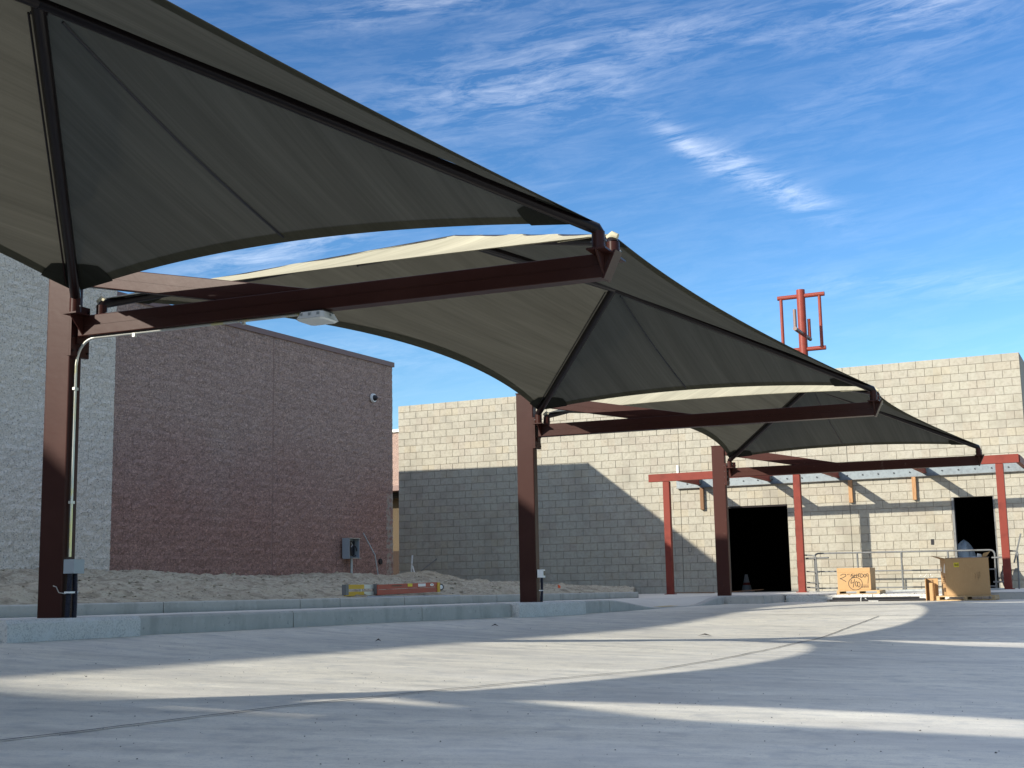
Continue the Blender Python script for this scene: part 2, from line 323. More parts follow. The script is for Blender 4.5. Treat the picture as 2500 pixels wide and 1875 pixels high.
# walkway between kerb and planter
def walk_pt(u, v):
    y = -6 + 33.2 * v; o = lerp(.085, -1.45, u); p = row(o, y); z = lerp(kt(y), zt(y) - .006, sm(0, .9, u)) ; return (p.x, p.y, z + .002 * nz(p.x, p.y))
grid(walk_pt, 8, 90, True).build('walkway', m_walk, smooth=True)['kind'] = 'structure'
# tactile strip in the ramp
def tac(u, v):
    y = 23.3 + .9 * v; p = row(lerp(.07, -.10, u), y); q = walk_pt((.085 - lerp(.07, -.10, u)) / 1.535, (y + 6) / 33.2); return (p.x, p.y, q[2] + .006)
grid(tac, 3, 8, True).build('tactile_strip', m_domey)['kind'] = 'structure'
# planter kerb
pk = thing('planter_kerb', tuple(row(-1.5, 15)), None, None); pk['kind'] = 'structure'
ys = [-2, 1.5, 4.6, 7.1, 9.55, 11.9, 14.46, 15.36, 17.0, 19.87, 22.31, 24.58, 26.08]
for a, c in zip(ys[:-1], ys[1:]):
    kerb_piece('kerb_segment', pk, lambda y: row(-1.5, y), a, c, lambda y: zt(y) + .12, lambda y: zt(y) - .01, .16, m_conc, n=3, bev=.012)
e0 = row(-1.66, 26.08); e1 = V((-12.6, 33.62, 0))
d_ = (e1 - e0).normalized(); n_ = V((-d_.y, d_.x, 0))
for k in range(4):
    a = e0.lerp(e1, k / 4) + d_ * .005; c = e0.lerp(e1, (k + 1) / 4) - d_ * .005
    MB().prism([a + V((0, 0, -.1)), c + V((0, 0, -.1)), c + n_ * .15 + V((0, 0, -.1)), a + n_ * .15 + V((0, 0, -.1))], (0, 0, .23 - .02 * k)).build('kerb_segment', m_conc, pk)
# slab in front of the block building
def slab_z(x, y): return lerp(-.02, .02, sm(27, 33.6, y)) + .004 * nz(x * .6, y * .6)
def slab_pt(u, v):
    y0 = lerp(28.15, 28.3, u); x = lerp(-7.05, 22, u); y = lerp(y0, WY + .01, v); return (x, y, slab_z(x, y))
b = grid(slab_pt, 60, 14); b.build('slab', m_walk, smooth=True)['kind'] = 'structure'
def slab2(u, v):
    y = lerp(26.9, WY + .01, v); x0 = row(-1.45, y).x if y < 26.2 else lerp(row(-1.6, 26.2).x, -12.5, (y - 26.2) / 7.4); x = lerp(x0, -7.05, u); return (x, y, slab_z(x, y) + .002)
grid(slab2, 14, 16).build('slab', m_walk, smooth=True)['kind'] = 'structure'
se = thing('slab_edge_kerb', (-7, 28.2, -.1), None, None); se['kind'] = 'structure'
xs = [-7.03, -5.2, -2.9, -.6, 1.8, 4.5, 8, 12, 17, 22]
for a, c in zip(xs[:-1], xs[1:]):
    bb = MB(); nn = 6
    for i in range(nn + 1):
        x = lerp(a + .005, c - .005, i / nn); y = 28.15 + .15 * (x + 7) / 29 + (.02 * nz(x * 4, 3) if a < -5 else 0)
        zz = slab_z(x, y) + .003 + (.012 * nz(x * 5, 1) if a < -5 else 0)
        bb.v += [V((x, y, -.4)), V((x, y, zz - .015)), V((x, y + .015, zz)), V((x, y + .18, zz)), V((x, y + .18, -.4))]
    for i in range(nn):
        for j in range(5): q = i * 5 + j; p = i * 5 + (j + 1) % 5; bb.f.append((q, p, p + 5, q + 5))
    bb.f.append((4, 3, 2, 1, 0)); bb.f.append(tuple(nn * 5 + j for j in range(5)))
    bb.build('kerb_segment', m_foot if a < -3 else m_conc, se)
# dirt bed
def dirt_z(x, y):
    o = -1.6 - off_of(x, y); t = min(1, max(0, o / 6.6))
    z = zt(min(y, 26)) + .105 + .43 * t ** .75 * (1 - .42 * sm(27, 33, y)) * (1 + .25 * sm(22, 17, y))
    z *= lerp(1, .50, sm(-17.5, -13.5, x) * sm(26, 32, y))
    z += .26 * math.exp(-((x + 17.2) ** 2 / .9 + (y - 30.3) ** 2 / 1.2)) + .10 * math.exp(-((x + 15.9) ** 2 / .3 + (y - 24.5) ** 2 / 4))
    e = sm(0, .35, o)
    z += e * (.045 * nz(x * 1.5, y * 1.1) + .035 * nz(x * 3.3, y * 2.9, 5) + .045 * nz(x * 8, y * 6.5, 9) + .025 * nz(x * 15, y * 13, 2) + .08 * max(0, nz(x * 2.6, y * 1.0, 3)))
    return z
def dirt_pt(u, v):
    y = lerp(3, WY, v)
    xr = row(-1.62, y).x if y < 26.1 else lerp(row(-1.62, 26.1).x, -12.5, (y - 26.1) / (WY - 26.1))
    xl = -17.9 if y < 28.6 else -21.5
    x = lerp(xr, xl, u); return (x, y, dirt_z(x, y))
o = grid(dirt_pt, 130, 520, True).build('dirt', m_dirt, smooth=True); tag(o, kind='stuff', label='loose dirt bed behind the planter kerb')
b = MB(); random.seed(3)
ico = [V((0, 0, 1)), V((.9, 0, .2)), V((.2, .9, .1)), V((-.8, .4, .2)), V((-.5, -.8, .15)), V((.5, -.8, .2)), V((0, 0, -.6))]
icf = [(0, 1, 2), (0, 2, 3), (0, 3, 4), (0, 4, 5), (0, 5, 1), (6, 2, 1), (6, 3, 2), (6, 4, 3), (6, 5, 4), (6, 1, 5)]
def stone(b, x, y, z, s):
    a = random.uniform(0, 6.3); c, q = math.cos(a), math.sin(a); k = (random.uniform(.6, 1.2), random.uniform(.6, 1.2), random.uniform(.4, .8))
    b.add([(x + s * (v.x * k[0] * c - v.y * k[1] * q), y + s * (v.x * k[0] * q + v.y * k[1] * c), z + s * v.z * k[2]) for v in ico], icf)
for i in range(4200):
    v = random.random(); u = random.random() ** .8; x, y, z = dirt_pt(u, .25 + .75 * v)
    stone(b, x, y, z, random.choice([.01, .016, .025, .035]) * random.uniform(.6, 1.4) * (2.0 if random.random() < .05 else 1))
tag(b.build('dirt_clods', m_dirt), kind='stuff', label='small clods of dirt scattered over the dirt bed')
b = MB(); c = MB()
for i in range(1500):
    y = random.uniform(2.6, 24) if i % 2 else random.uniform(2.6, 9) ; x = random.uniform(-8, 4); q = c if random.random() < .22 else b
    stone(q, x, y, rz(x, y) + .001, random.uniform(.002, .0055) * (1.8 if random.random() < .08 else 1))
for i in range(260):
    t = random.random(); y = random.uniform(27.9, 28.6) if t < .7 else random.uniform(32.6, 33.6); x = random.uniform(-8.2, -4); stone(random.choice([b, c, c]), x, y, slab_z(x, y), random.uniform(.006, .02))
tag(b.build('gravel', m_stone), kind='stuff', label='dark grit scattered over the concrete road'); tag(c.build('gravel', m_stonel), kind='stuff', label='pale grit scattered over the concrete road')
for i, (x, y, s) in enumerate([(-5.0, 15.9, .09), (-7.4, 14.9, .05), (-6.9, 11.3, .03)]):
    z = rz(x, y) + .01
    q = MB().add([(x - s, y - .02, z), (x - s * .3, y + s * .5, z + .012), (x + s, y + .01, z), (x + .2 * s, y - s * .5, z + .02), (x, y, z + .03)], [(0, 3, 4), (3, 2, 4), (2, 1, 4), (1, 0, 4)]).build('dried_leaf', mat('leaf%d' % i, (.05, .035, .025), .8))
    tag(q, ['curled dark leaf lying on the sunlit road beyond the middle column', 'small dark scrap on the road near the middle footing', 'tiny dark scrap on the shaded road by the kerb'][i], 'leaf')

# ------------------------------------------------------------ block building
cb = thing('block_building', (WX0, WY, 0), 'unpainted concrete block building with two open doorways behind the shade sails', 'building')
H = 28 * .2032; BW, BH = .4064, .2032
def blockmesh(w_, seedv, dep=.08, j=.0095, ch=.006):
    hw, hh = w_ / 2 - j / 2, BH / 2 - j / 2; b = MB()
    b.v = [V((sx_ * hw, dep, sz_ * hh)) for sx_, sz_ in ((-1, -1), (1, -1), (1, 1), (-1, 1))] + [V((sx_ * hw, ch, sz_ * hh)) for sx_, sz_ in ((-1, -1), (1, -1), (1, 1), (-1, 1))] + [V((sx_ * (hw - ch), 0, sz_ * (hh - ch))) for sx_, sz_ in ((-1, -1), (1, -1), (1, 1), (-1, 1))]
    b.f = [(8, 9, 10, 11)] + [(i, (i + 1) % 4, (i + 1) % 4 + 4, i + 4) for i in range(4)] + [(i + 4, (i + 1) % 4 + 4, (i + 1) % 4 + 8, i + 8) for i in range(4)]
    return b
DOORS = [(24.57, 28.55), (38.55, 40.98)]
cells = []
for v in range(28):
    r_ = 27 - v; cuts = {0., 21.5, 32.5, 43.0}; k = 0 if v % 2 == 0 else .5
    while k <= 43: cuts.add(k); k += 1
    if v == 16:
        for d in (24, 24.5, 25, 25.5, 26, 26.5, 27, 27.5, 28, 28.5, 29, 38, 38.5, 39, 39.5, 40, 40.5, 41, 41.5): cuts.add(d)
    if v >= 17:
        for d in DOORS: cuts.add(d[0]); cuts.add(d[1])
    cs = sorted(cuts)
    for a, c in zip(cs[:-1], cs[1:]):
        if c - a < .07: continue
        if v >= 17 and any(a >= d[0] - .01 and c <= d[1] + .01 for d in DOORS): continue
        cells.append((a, c, r_))
# the ones that show largest: right part of the wall, not hidden by the sails
def vis(a, c, r_):
    x = WX0 + (a + c) / 2 * BW; z = (r_ + .5) * BH; p = V((x, WY, z - CAMZ)); q = (p.dot(R0) / p.dot(R2), p.dot(R1) / p.dot(R2)); px, py = 1250 + 3200 * q[0], 937.5 + 3200 * q[1]
    if px < 985 or px > 2495: return 1e9
    if px > 1260 and py > 960 - 20 and px < 1320: return 1e9
    if px > 1300 and px < 2400 and py < 1130 + (-.07 * (px - 1300)) and py > 840 - 0: return 1e9 if px < 2150 or py < 830 + (px - 2050) * .75 and px < 2420 else p.length
    if 1730 < px < 1790: return 1e9
    if 1120 < py < 1200 and px > 1600: return p.length + 20
    if px > 2040 and py > 1380: return p.length + 20
    return p.length
cells.sort(key=lambda q: vis(*q)); bm = {}; rest = MB()
for i, (a, c, r_) in enumerate(cells):
    w_ = (c - a) * BW; key = round(w_, 3); x = WX0 + (a + c) / 2 * BW; z = (r_ + .5) * BH; dy = random.uniform(-.0025, .0025)
    if i < 298 and w_ > .15:
        if key not in bm:
            q = blockmesh(w_, 0).build('block', m_block, cb, loc=wl(cb)); bm[key] = q.data; bpy.data.objects.remove(q)
        q = bpy.data.objects.new('block', bm[key]); COL.objects.link(q); q.parent = cb; q.location = (x - WX0, dy, z); q.rotation_euler = (random.uniform(-.002, .002), random.uniform(-.0025, .0025), random.uniform(-.003, .003))
    else:
        q = blockmesh(w_, 0); rest.add([V((x + p.x, WY + p.y + dy, z + p.z)) for p in q.v], q.f)
for me in bm.values():                 # blocks were built relative to the empty: move to their own centre
    for vv in me.vertices: vv.co += wl(cb)
tag(rest.build('block_courses', m_block, cb), kind='stuff')
# meshes above were shifted by the parent location once; undo is handled by the line above
b = MB(); y0, y1 = WY + .012, WY + .2; xR = WX0 + 43 * BW - .004
segs = [(0, DOORS[0][0]), (DOORS[0][1], DOORS[1][0]), (DOORS[1][1], 43)]
cut = [0, 21.5, 32.5, 43]
for a, c in segs:
    pts = [a] + [k for k in cut if a < k < c] + [c]
    for p, q in zip(pts[:-1], pts[1:]):
        g0 = .008 if p in cut[1:-1] else 0; g1 = .008 if q in cut[1:-1] else 0
        b.b2(WX0 + p * BW + g0 + (.004 if p == 0 else 0), WX0 + q * BW - g1 - (.004 if q == 43 else 0), y0, y1, 0, 11 * BH)
for p, q in zip(cut[:-1], cut[1:]): b.b2(WX0 + p * BW + (.008 if p else .004), WX0 + q * BW - (.008 if q < 43 else .004), y0, y1, 11 * BH, H - .004)
b.build('mortar_wall', m_mortar, cb)
b = MB()
for k in cut[1:-1]: b.b2(WX0 + k * BW - .02, WX0 + k * BW + .02, WY + .05, WY + .21, 0, H - .01)
b.build('control_joint', m_dark, cb)
b = MB(); b.b2(xR - .2, xR, y1, WY + 14, 0, H - .003); b.b2(WX0 + .004, WX0 + .2, y1, WY + 14, 0, H - .003); b.b2(WX0 + .2, xR - .2, WY + 13.8, WY + 14, 0, H - .003)
b.build('side_walls', m_block_plain, cb)
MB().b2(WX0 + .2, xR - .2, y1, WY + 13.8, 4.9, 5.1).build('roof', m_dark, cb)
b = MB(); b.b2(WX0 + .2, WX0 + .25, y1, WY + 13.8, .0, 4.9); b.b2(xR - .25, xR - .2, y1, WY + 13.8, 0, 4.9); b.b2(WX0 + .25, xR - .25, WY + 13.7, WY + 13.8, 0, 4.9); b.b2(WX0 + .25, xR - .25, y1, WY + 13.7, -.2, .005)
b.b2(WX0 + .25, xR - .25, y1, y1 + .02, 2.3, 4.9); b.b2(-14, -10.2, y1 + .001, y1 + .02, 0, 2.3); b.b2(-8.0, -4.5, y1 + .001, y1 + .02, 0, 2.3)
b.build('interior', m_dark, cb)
for (a, c) in DOORS[1:]:
    x0 = WX0 + a * BW; x1 = WX0 + c * BW
    b = MB(); b.b2(x0, x0 + .05, WY - .004, WY + .19, 0, 2.23); b.b2(x1 - .03, x1, WY + .02, WY + .19, 0, 2.23); b.build('door_frame', m_galvd, cb)
x0 = WX0 + DOORS[0][0] * BW; x1 = WX0 + DOORS[0][1] * BW
b = MB(); b.b2(x0, x1, WY - .003, WY + .2, 2.21, 2.255); b.build('door_lintel', m_dkpipe, cb)
# small boxes in the wall
b = MB()
for (xa, za, w_, h_) in [(-10.91, 1.165, .075, .125), (-4.70, 1.17, .075, .14)]:
    b.b2(xa - w_ / 2, xa + w_ / 2, WY - .006, WY - .002, za - h_ / 2, za + h_ / 2)
b.build('outlet_box', m_black, cb)
MB().b2(-10.935, -10.875, WY - .012, WY - .006, 1.11, 1.22).build('outlet_plate', m_block_plain, cb)
# scribbles on the wall near the ground
b = MB()
for i in range(9):
    x = -5.06 + i * .035; z = .33 + .03 * math.sin(i * 2.1); b.bar((x, WY - .008, z), (x + .03, WY - .008, z + .05 * math.cos(i * 1.7)), .004, .008)
b.build('chalk_scribble', m_white, cb)

# ------------------------------------------------------------ split face buildings
A0 = V((-17, 28.55, 0))
def sp(t, o, z): p = A0 - RD * t + RN * o; return V((p.x, p.y, z))      # t metres back towards the camera, o proud
def splitmesh(w_, k, amp=.030, j=.004):
    random.seed(k * 13 + 5); nx, nz_ = 5, 3; b = MB(); hw, hh = w_ / 2 - j / 2, BH / 2 - j / 2
    for i in range(nx + 1):
        for q in range(nz_ + 1):
            ed = (i in (0, nx)) or (q in (0, nz_)); a = random.uniform(0, amp) * (.45 if ed else 1)
            b.v.append(V((a, lerp(-hw, hw, i / nx), lerp(-hh, hh, q / nz_))))
    for i in range(nx):
        for q in range(nz_): a = i * (nz_ + 1) + q; b.f.append((a, a + nz_ + 1, a + nz_ + 2, a + 1))
    k0 = len(b.v); b.v += [V((-.08, -hw, -hh)), V((-.08, hw, -hh)), V((-.08, hw, hh)), V((-.08, -hw, hh))]
    bot = [i * (nz_ + 1) for i in range(nx + 1)]; top = [i * (nz_ + 1) + nz_ for i in range(nx + 1)]
    b.f.append(tuple(bot) [::-1] + (k0, k0 + 1)); b.f.append(tuple(top) + (k0 + 2, k0 + 3))
    b.f.append(tuple(range(nz_ + 1)) + (k0 + 3, k0)); b.f.append(tuple(range(nx * (nz_ + 1), (nx + 1) * (nz_ + 1)))[::-1] + (k0 + 1, k0 + 2))
    return b
ang = math.atan2(-RD.x, RD.y)
def split_wall(parent, m, t0, t1, prou, nrow, joint=None, nmax=298, pref=None, tvis=1e9, zmin=.4, zmaxf=None):
    cells = []
    for r_ in range(nrow):
        cuts = sorted({t0, t1} | ({joint} if joint else set()) | {t0 + (k + (.5 if r_ % 2 else 0)) * BW for k in range(int((t1 - t0) / BW) + 1)})
        for a, c in zip(cuts[:-1], cuts[1:]):
            if c > t1 + 1e-6: continue
            if c - a > .05: cells.append((a, c, r_))
    def kf(q):
        a, c, r_ = q; z = (r_ + .5) * BH
        bad = 1000 if (z < zmin or a > tvis or (zmaxf and z > zmaxf(a))) else 0
        p = sp((a + c) / 2, 0, z); return bad + p.length
    cells.sort(key=kf); meshes = {}; rest = MB(); rr = random.Random(4)
    for i, (a, c, r_) in enumerate(cells):
        w_ = c - a; p = sp((a + c) / 2, prou, (r_ + .5) * BH); k = rr.randrange(7)
        if joint and (abs(a - joint) < .01 or abs(c - joint) < .01):
            w_ -= .012; p = p - RD * (.006 if abs(a - joint) < .01 else -.006)
        key = (round(w_, 3), k)
        if i < nmax and w_ > .12 and kf(cells[i]) < 1000:
            if key not in meshes:
                q = splitmesh(w_, k).build('split_block', m, None); meshes[key] = q.data; bpy.data.objects.remove(q)
            q = bpy.data.objects.new('split_block', meshes[key]); COL.objects.link(q); q.parent = parent; q.location = p - wl(parent); q.rotation_euler = (0, 0, ang)
        else:
            q = splitmesh(w_, k); ca, sa = math.cos(ang), math.sin(ang)
            rest.add([V((p.x + v.x * ca - v.y * sa, p.y + v.x * sa + v.y * ca, p.z + v.z)) for v in q.v], q.f)
    tag(rest.build('split_block_courses', m, parent), kind='stuff')
HB = 6.01
bb_ = thing('brown_building', tuple(sp(0, 0, 0)), 'brown split face block building with metal roof coping beyond the near column', 'building')
GT = 9.80
split_wall(bb_, m_split_brown, 0., GT, 0., 29, joint=4.85, zmin=.5)
b = MB(); b.prism([sp(0.01, -.001, 0), sp(GT, -.001, 0), sp(GT, -.25, 0), sp(.01, -.25, 0)], (0, 0, HB - .12)); b.build('mortar_wall', m_mort_b, bb_); b = MB(); b.prism([sp(.012, -.25, 0), sp(.25, -.25, 0), sp(.25, -16, 0), sp(.012, -16, 0)], (0, 0, HB - .12))
b.prism([sp(.25, -.25, HB - .6), sp(GT, -.25, HB - .6), sp(GT, -16, HB - .6), sp(.25, -16, HB - .6)], (0, 0, .2)); b.build('wall', m_split_brown, bb_)
for a, c in ((0 - .05, 4.85), (4.85, GT)):
    b = MB(); b.prism([sp(a + .002, .045, HB - .12), sp(c - .002, .045, HB - .12), sp(c - .002, -.30, HB - .12), sp(a + .002, -.30, HB - .12)], (0, 0, .12)); b.build('coping', m_coping, bb_)
MB().prism([sp(-.05, -.30, HB - .12), sp(.27, -.30, HB - .12), sp(.27, -16, HB - .12), sp(-.05, -16, HB - .12)], (0, 0, .12)).build('coping', m_coping, bb_)
gb_ = thing('grey_building', tuple(sp(GT, 0, 0)), 'tall grey split face block building at the left edge behind the near column', 'building')
HG = 8.33
split_wall(gb_, m_split_grey, GT, GT + 9.75, .14, 33, zmin=.5, tvis=GT + 3.2, zmaxf=lambda a: 5.3)
MB().prism([sp(GT + .01, .139, 0), sp(GT + 9.76, .139, 0), sp(GT + 9.76, -.1, 0), sp(GT + .01, -.1, 0)], (0, 0, 6.70)).build('mortar_wall', m_mort_g, gb_)
b = MB(); b.prism([sp(GT + .01, -.1, 0), sp(GT + 9.8, -.1, 0), sp(GT + 9.8, -16, 0), sp(GT + .01, -16, 0)], (0, 0, 6.70)); b.prism([sp(GT + .01, .14, 6.706), sp(14.5, .14, 6.706), sp(14.5, -16, 6.706), sp(GT + .01, -16, 6.706)], (0, 0, .30)); b.prism([sp(14.5, .14, 6.706), sp(17., .14, 6.706), sp(17., -16, 6.706), sp(14.5, -16, 6.706)], (0, 0, .9)); b.prism([sp(17., .14, 6.706), sp(GT + 9.8, .14, 6.706), sp(GT + 9.8, -16, 6.706), sp(17., -16, 6.706)], (0, 0, HG - 6.706)); b.prism([sp(GT + 9.8, .15, 0), sp(GT + 42, .15, 0), sp(GT + 42, -16, 0), sp(GT + 9.8, -16, 0)], (0, 0, HG)); b.build('wall', m_split_grey, gb_)
MB().prism([sp(GT + 38.5, .16, 0), sp(GT + 75, .16, 0), sp(GT + 75, -16, 0), sp(GT + 38.5, -16, 0)], (0, 0, 11.6)).build('shadow_wing', m_split_grey, gb_)  # unseen wing added to throw the shadow over the near road
MB().prism([sp(17.02, .2, HG), sp(GT + 38.4, .2, HG), sp(GT + 38.4, -.4, HG), sp(17.02, -.4, HG)], (0, 0, .12)).build('coping', m_coping, gb_)
# building seen through the gap
fb = thing('far_building', (-26, 42, 0), 'far tan and brown building glimpsed in the gap between the two walls', 'building')
MB().b2(-33, -20.2, 42, 50, 3.98, 6.05).build('upper_wall', m_split_brown, fb)
MB().b2(-33, -20.2, 42.3, 50, 1.66, 3.6).build('middle_wall', m_tan, fb)
MB().b2(-33, -20.2, 42.28, 50, 0, 1.66).build('base_wall', m_dkbrown, fb)
MB().b2(-33.1, -20.1, 41.9, 50.1, 6.05, 6.15).build('coping', m_galv, fb)
MB().b2(-33.05, -20.15, 41.1, 42.4, 3.80, 3.98).build('awning', m_coping, fb)
MB().b2(-33, -20.2, 41.7, 42.5, 3.6, 3.80).build('awning_soffit', m_dark, fb)

# camera dome, wall pipe, panel, stick
p = sp(.93, .03, 4.98)
t = thing('security_camera', tuple(p), 'white round security camera with dark dome high on the brown wall', 'camera')
MB().tube([p, p + RN * .05], [.115, .105], 24).build('housing', m_white, t, smooth=True)
MB().tube([p + RN * .05, p + RN * .09, p + RN * .125, p + RN * .145], [.075, .068, .045, .015], 20).build('dome', m_black, t, smooth=True)
p = sp(.62, .035, .95)
t = MB().tube([p - RN * .01, p + RN * .02], [.075, .07], 14).add([], []); q = t.build('pipe_sleeve', m_black); tag(q, 'dark round pipe sleeve low in the brown wall by its corner', 'pipe')
p = sp(2.05, .12, 0)
t = thing('electrical_cabinet', (p.x, p.y, .5), 'grey electrical cabinet standing open on a post before the brown wall', 'electrical panel')
def pb(t0, t1, o0, o1, z0, z1, name, m, par):
    return MB().prism([sp(t0, o0, z0), sp(t1, o0, z0), sp(t1, o1, z0), sp(t0, o1, z0)][::-1], (0, 0, z1 - z0)).build(name, m, par)
pb(1.83, 2.28, .06, .075, 1.02, 1.48, 'back_plate', m_boxgrey, t); pb(2.265, 2.28, .075, .26, 1.0, 1.48, 'side_panel', m_boxgrey, t); pb(1.83, 1.845, .075, .24, 1.02, 1.48, 'side_panel', m_boxgrey, t)
pb(1.83, 2.28, .06, .27, 1.475, 1.487, 'top_cap', m_alu, t); pb(1.80, 2.15, .06, .27, 1.01, 1.022, 'bottom_tray', m_alu, t)
pb(1.86, 2.24, .076, .12, 1.08, 1.42, 'breaker_block', m_black, t)
c0 = sp(2.0, .2, 1.18); MB().tube([c0 + RD * (.11 * math.cos(a)) + V((0, 0, .13 * math.sin(a))) for a in [i * .42 for i in range(14)]], .013, 8).build('cable', m_black, t, smooth=True)
c0 = sp(2.1, .19, 1.38); MB().tube([c0, c0 + RD * .05 + V((0, 0, -.05)), c0 + V((0, 0, -.1))], .012, 6).build('cable', m_alu, t, smooth=True)
q = sp(2.03, .15, 0); MB().tube([(q.x, q.y, .45), (q.x, q.y, 1.01)], .03, 12).build('post', m_galv, t, smooth=True)
q = sp(1.05, .16, 0); k = sp(1.42, .07, 0); o = MB().tube([(q.x + .12, q.y, .45), (q.x + .05, q.y - .08, 1.1), (k.x, k.y, 1.63)], .014, 8).build('conduit_stub', m_galv, smooth=True); tag(o, 'thin grey conduit leaning on the brown wall beside the electrical cabinet', 'conduit')
t = thing('marker_stake', (-17.85, 31, .6), 'white forked plastic pipe stuck in the dirt mound', 'pipe')
MB().tube([(-17.9, 31, .5), (-17.87, 31, .93)], .02, 8).build('leg', m_white, t, smooth=True); MB().tube([(-17.87, 31, .94), (-17.85, 31, 1.17)], .022, 8).build('top_pipe', m_white, t, smooth=True); MB().tube([(-17.73, 31, .5), (-17.85, 31, .88)], .02, 8).build('leg', m_white, t, smooth=True)
tag(MB().tube([(-19.05, 33.1, .6), (-18.53, 33.6, 1.12)], .012, 6).build('steel_rod', m_galvd), 'thin grey rod leaning on the block wall behind the dirt mound', 'rod')

# ------------------------------------------------------------ extension ladder, reel, pipe, flag on the dirt
t = thing('extension_ladder', tuple(row(-1.95, 17)), 'orange and yellow extension ladder lying on its edge on the dirt', 'ladder')
def lp(y, o, z): q = row(o, y); return V((q.x, q.y, z))
for o_, s in ((-2.02, 0), (-1.80, 1)):
    z0, z1 = .225, .305
for (zc0, zc1, nm) in ((.294, .365, 'rail'), (.215, .288, 'rail')):
    MB().bar(lp(16.72, -1.80, (zc0 + zc1) / 2 - .015), lp(18.45, -1.80, (zc0 + zc1) / 2 + .012), .03, zc1 - zc0).build(nm, m_orange, t)
MB().bar(lp(18.42, -1.80, .297), lp(18.50, -1.80, .298), .05, .15).build('end_cap', m_lyel, t)
for zz in (.325, .225):
    MB().bar(lp(15.95, -1.86, zz), lp(17.0, -1.86, zz), .03, .055).build('rail', m_alu, t)
    MB().bar(lp(15.95, -1.83, zz), lp(16.42, -1.83, zz), .03, .062).build('rail_sleeve', m_lyel, t)
for k in range(5): MB().bar(lp(15.9 + k * .42 + .1, -1.88, .2), lp(15.9 + k * .42 + .1, -1.88, .36), .03, .03, V((1, 0, 0))).build('rung', m_alu, t)
for yy in (15.93, 16.71): MB().bar(lp(yy, -1.83, .285), lp(yy + .07, -1.83, .285), .07, .15).build('bracket', m_galvd, t)
MB().bar(lp(17.55, -1.783, .338), lp(17.68, -1.783, .338), .003, .045).build('label', m_yel, t); MB().bar(lp(17.85, -1.783, .335), lp(18.07, -1.783, .337), .003, .045).build('label', m_white, t)
cc = lp(18.26, -1.783, .338); MB().add([cc + RD * (.06 * math.cos(a)) + V((0, 0, .02 * math.sin(a))) for a in [i * math.pi / 8 for i in range(16)]], [tuple(range(16))]).build('oval_sticker', m_white, t)
b = MB(); b.bar(cc + RN * .002 - RD * .03, cc + RN * .002 + RD * .03, .002, .008); b.build('sticker_print', m_boxgrey, t)
MB().bar(lp(17.1, -1.783, .330), lp(17.38, -1.783, .333), .003, .016).build('rail_print', m_print, t)
p = lp(19.4, -2.3, .30)
t = thing('tape_reel', tuple(p), 'small white and black reel standing in the dirt past the ladder end', 'reel')
ax = (RN * .8 - RD * .6).normalized(); MB().tube([p - ax * .02, p + ax * .02], .055, 18).build('rim', m_black, t, smooth=True); MB().tube([p + ax * .02, p + ax * .028], .036, 16).build('side', m_white, t, smooth=True)
tag(MB().tube([lp(16.2, -1.62, .18), lp(17.2, -1.60, .165), lp(18.8, -1.6, .16)], .012, 8).build('loose_conduit', m_galv, smooth=True), 'thin grey conduit lying along the planter kerb below the ladder', 'conduit')
p = lp(23.8, -2.25, .17); t = thing('marking_flag', tuple(p), 'small orange marking flag stuck in the dirt right of the middle column', 'flag')
MB().tube([p, p + V((0, 0, .13))], .004, 5).build('wire', m_galvd, t); MB().prism([p + V((0, 0, .07)), p + V((.05, .01, .065)), p + V((.045, .02, .11)), p + V((0, 0, .14))], (0, .004, 0)).build('flag_sheet', m_flag, t)

# ------------------------------------------------------------ cantilever frames
FR = {1: dict(c=(-8.72, 8.84), b=.048, z=2.585, g=.085, e=5.19, top=3.27), 2: dict(c=(-8.40, 18.12), b=.059, z=2.53, g=.043, e=5.18, top=3.205), 3: dict(c=(-8.06, 27.12), b=.069, z=2.495, g=.003, e=5.22, top=3.16),
      0: dict(c=(-9.07, -.36), b=.045, z=2.62, g=.09, e=5.19, top=3.3), -1: dict(c=(-9.4, -9.5), b=.045, z=2.63, g=.09, e=5.19, top=3.3), -2: dict(c=(-9.73, -18.64), b=.045, z=2.63, g=.09, e=5.19, top=3.3)}
for k, f in FR.items():
    f['C'] = V((*f['c'], 0)); f['ex'] = V((math.cos(f['b']), math.sin(f['b']), 0)); f['ey'] = V((-math.sin(f['b']), math.cos(f['b']), 0)); f['h'] = .188
def fp(f, s, o, z): return f['C'] + f['ex'] * s + f['ey'] * o + V((0, 0, z))
S0, HP, OFF = .265, .155, .175
def corner(k, side, near):
    f = FR[k]; s = S0 if side == 0 else f['e'] + .02
    return fp(f, s, -OFF if near else OFF, f['z'] + f['h'] + HP)
labels = {1: 'nearest maroon cantilever steel frame with conduit and light under its beam', 2: 'middle maroon cantilever steel frame standing on a rough concrete footing', 3: 'farthest maroon cantilever steel frame beside the wide dark doorway',
          0: 'maroon cantilever steel frame left of the camera, carrying the near end of the nearest sail', -1: 'maroon cantilever steel frame behind the camera', -2: 'maroon cantilever steel frame farthest behind the camera'}
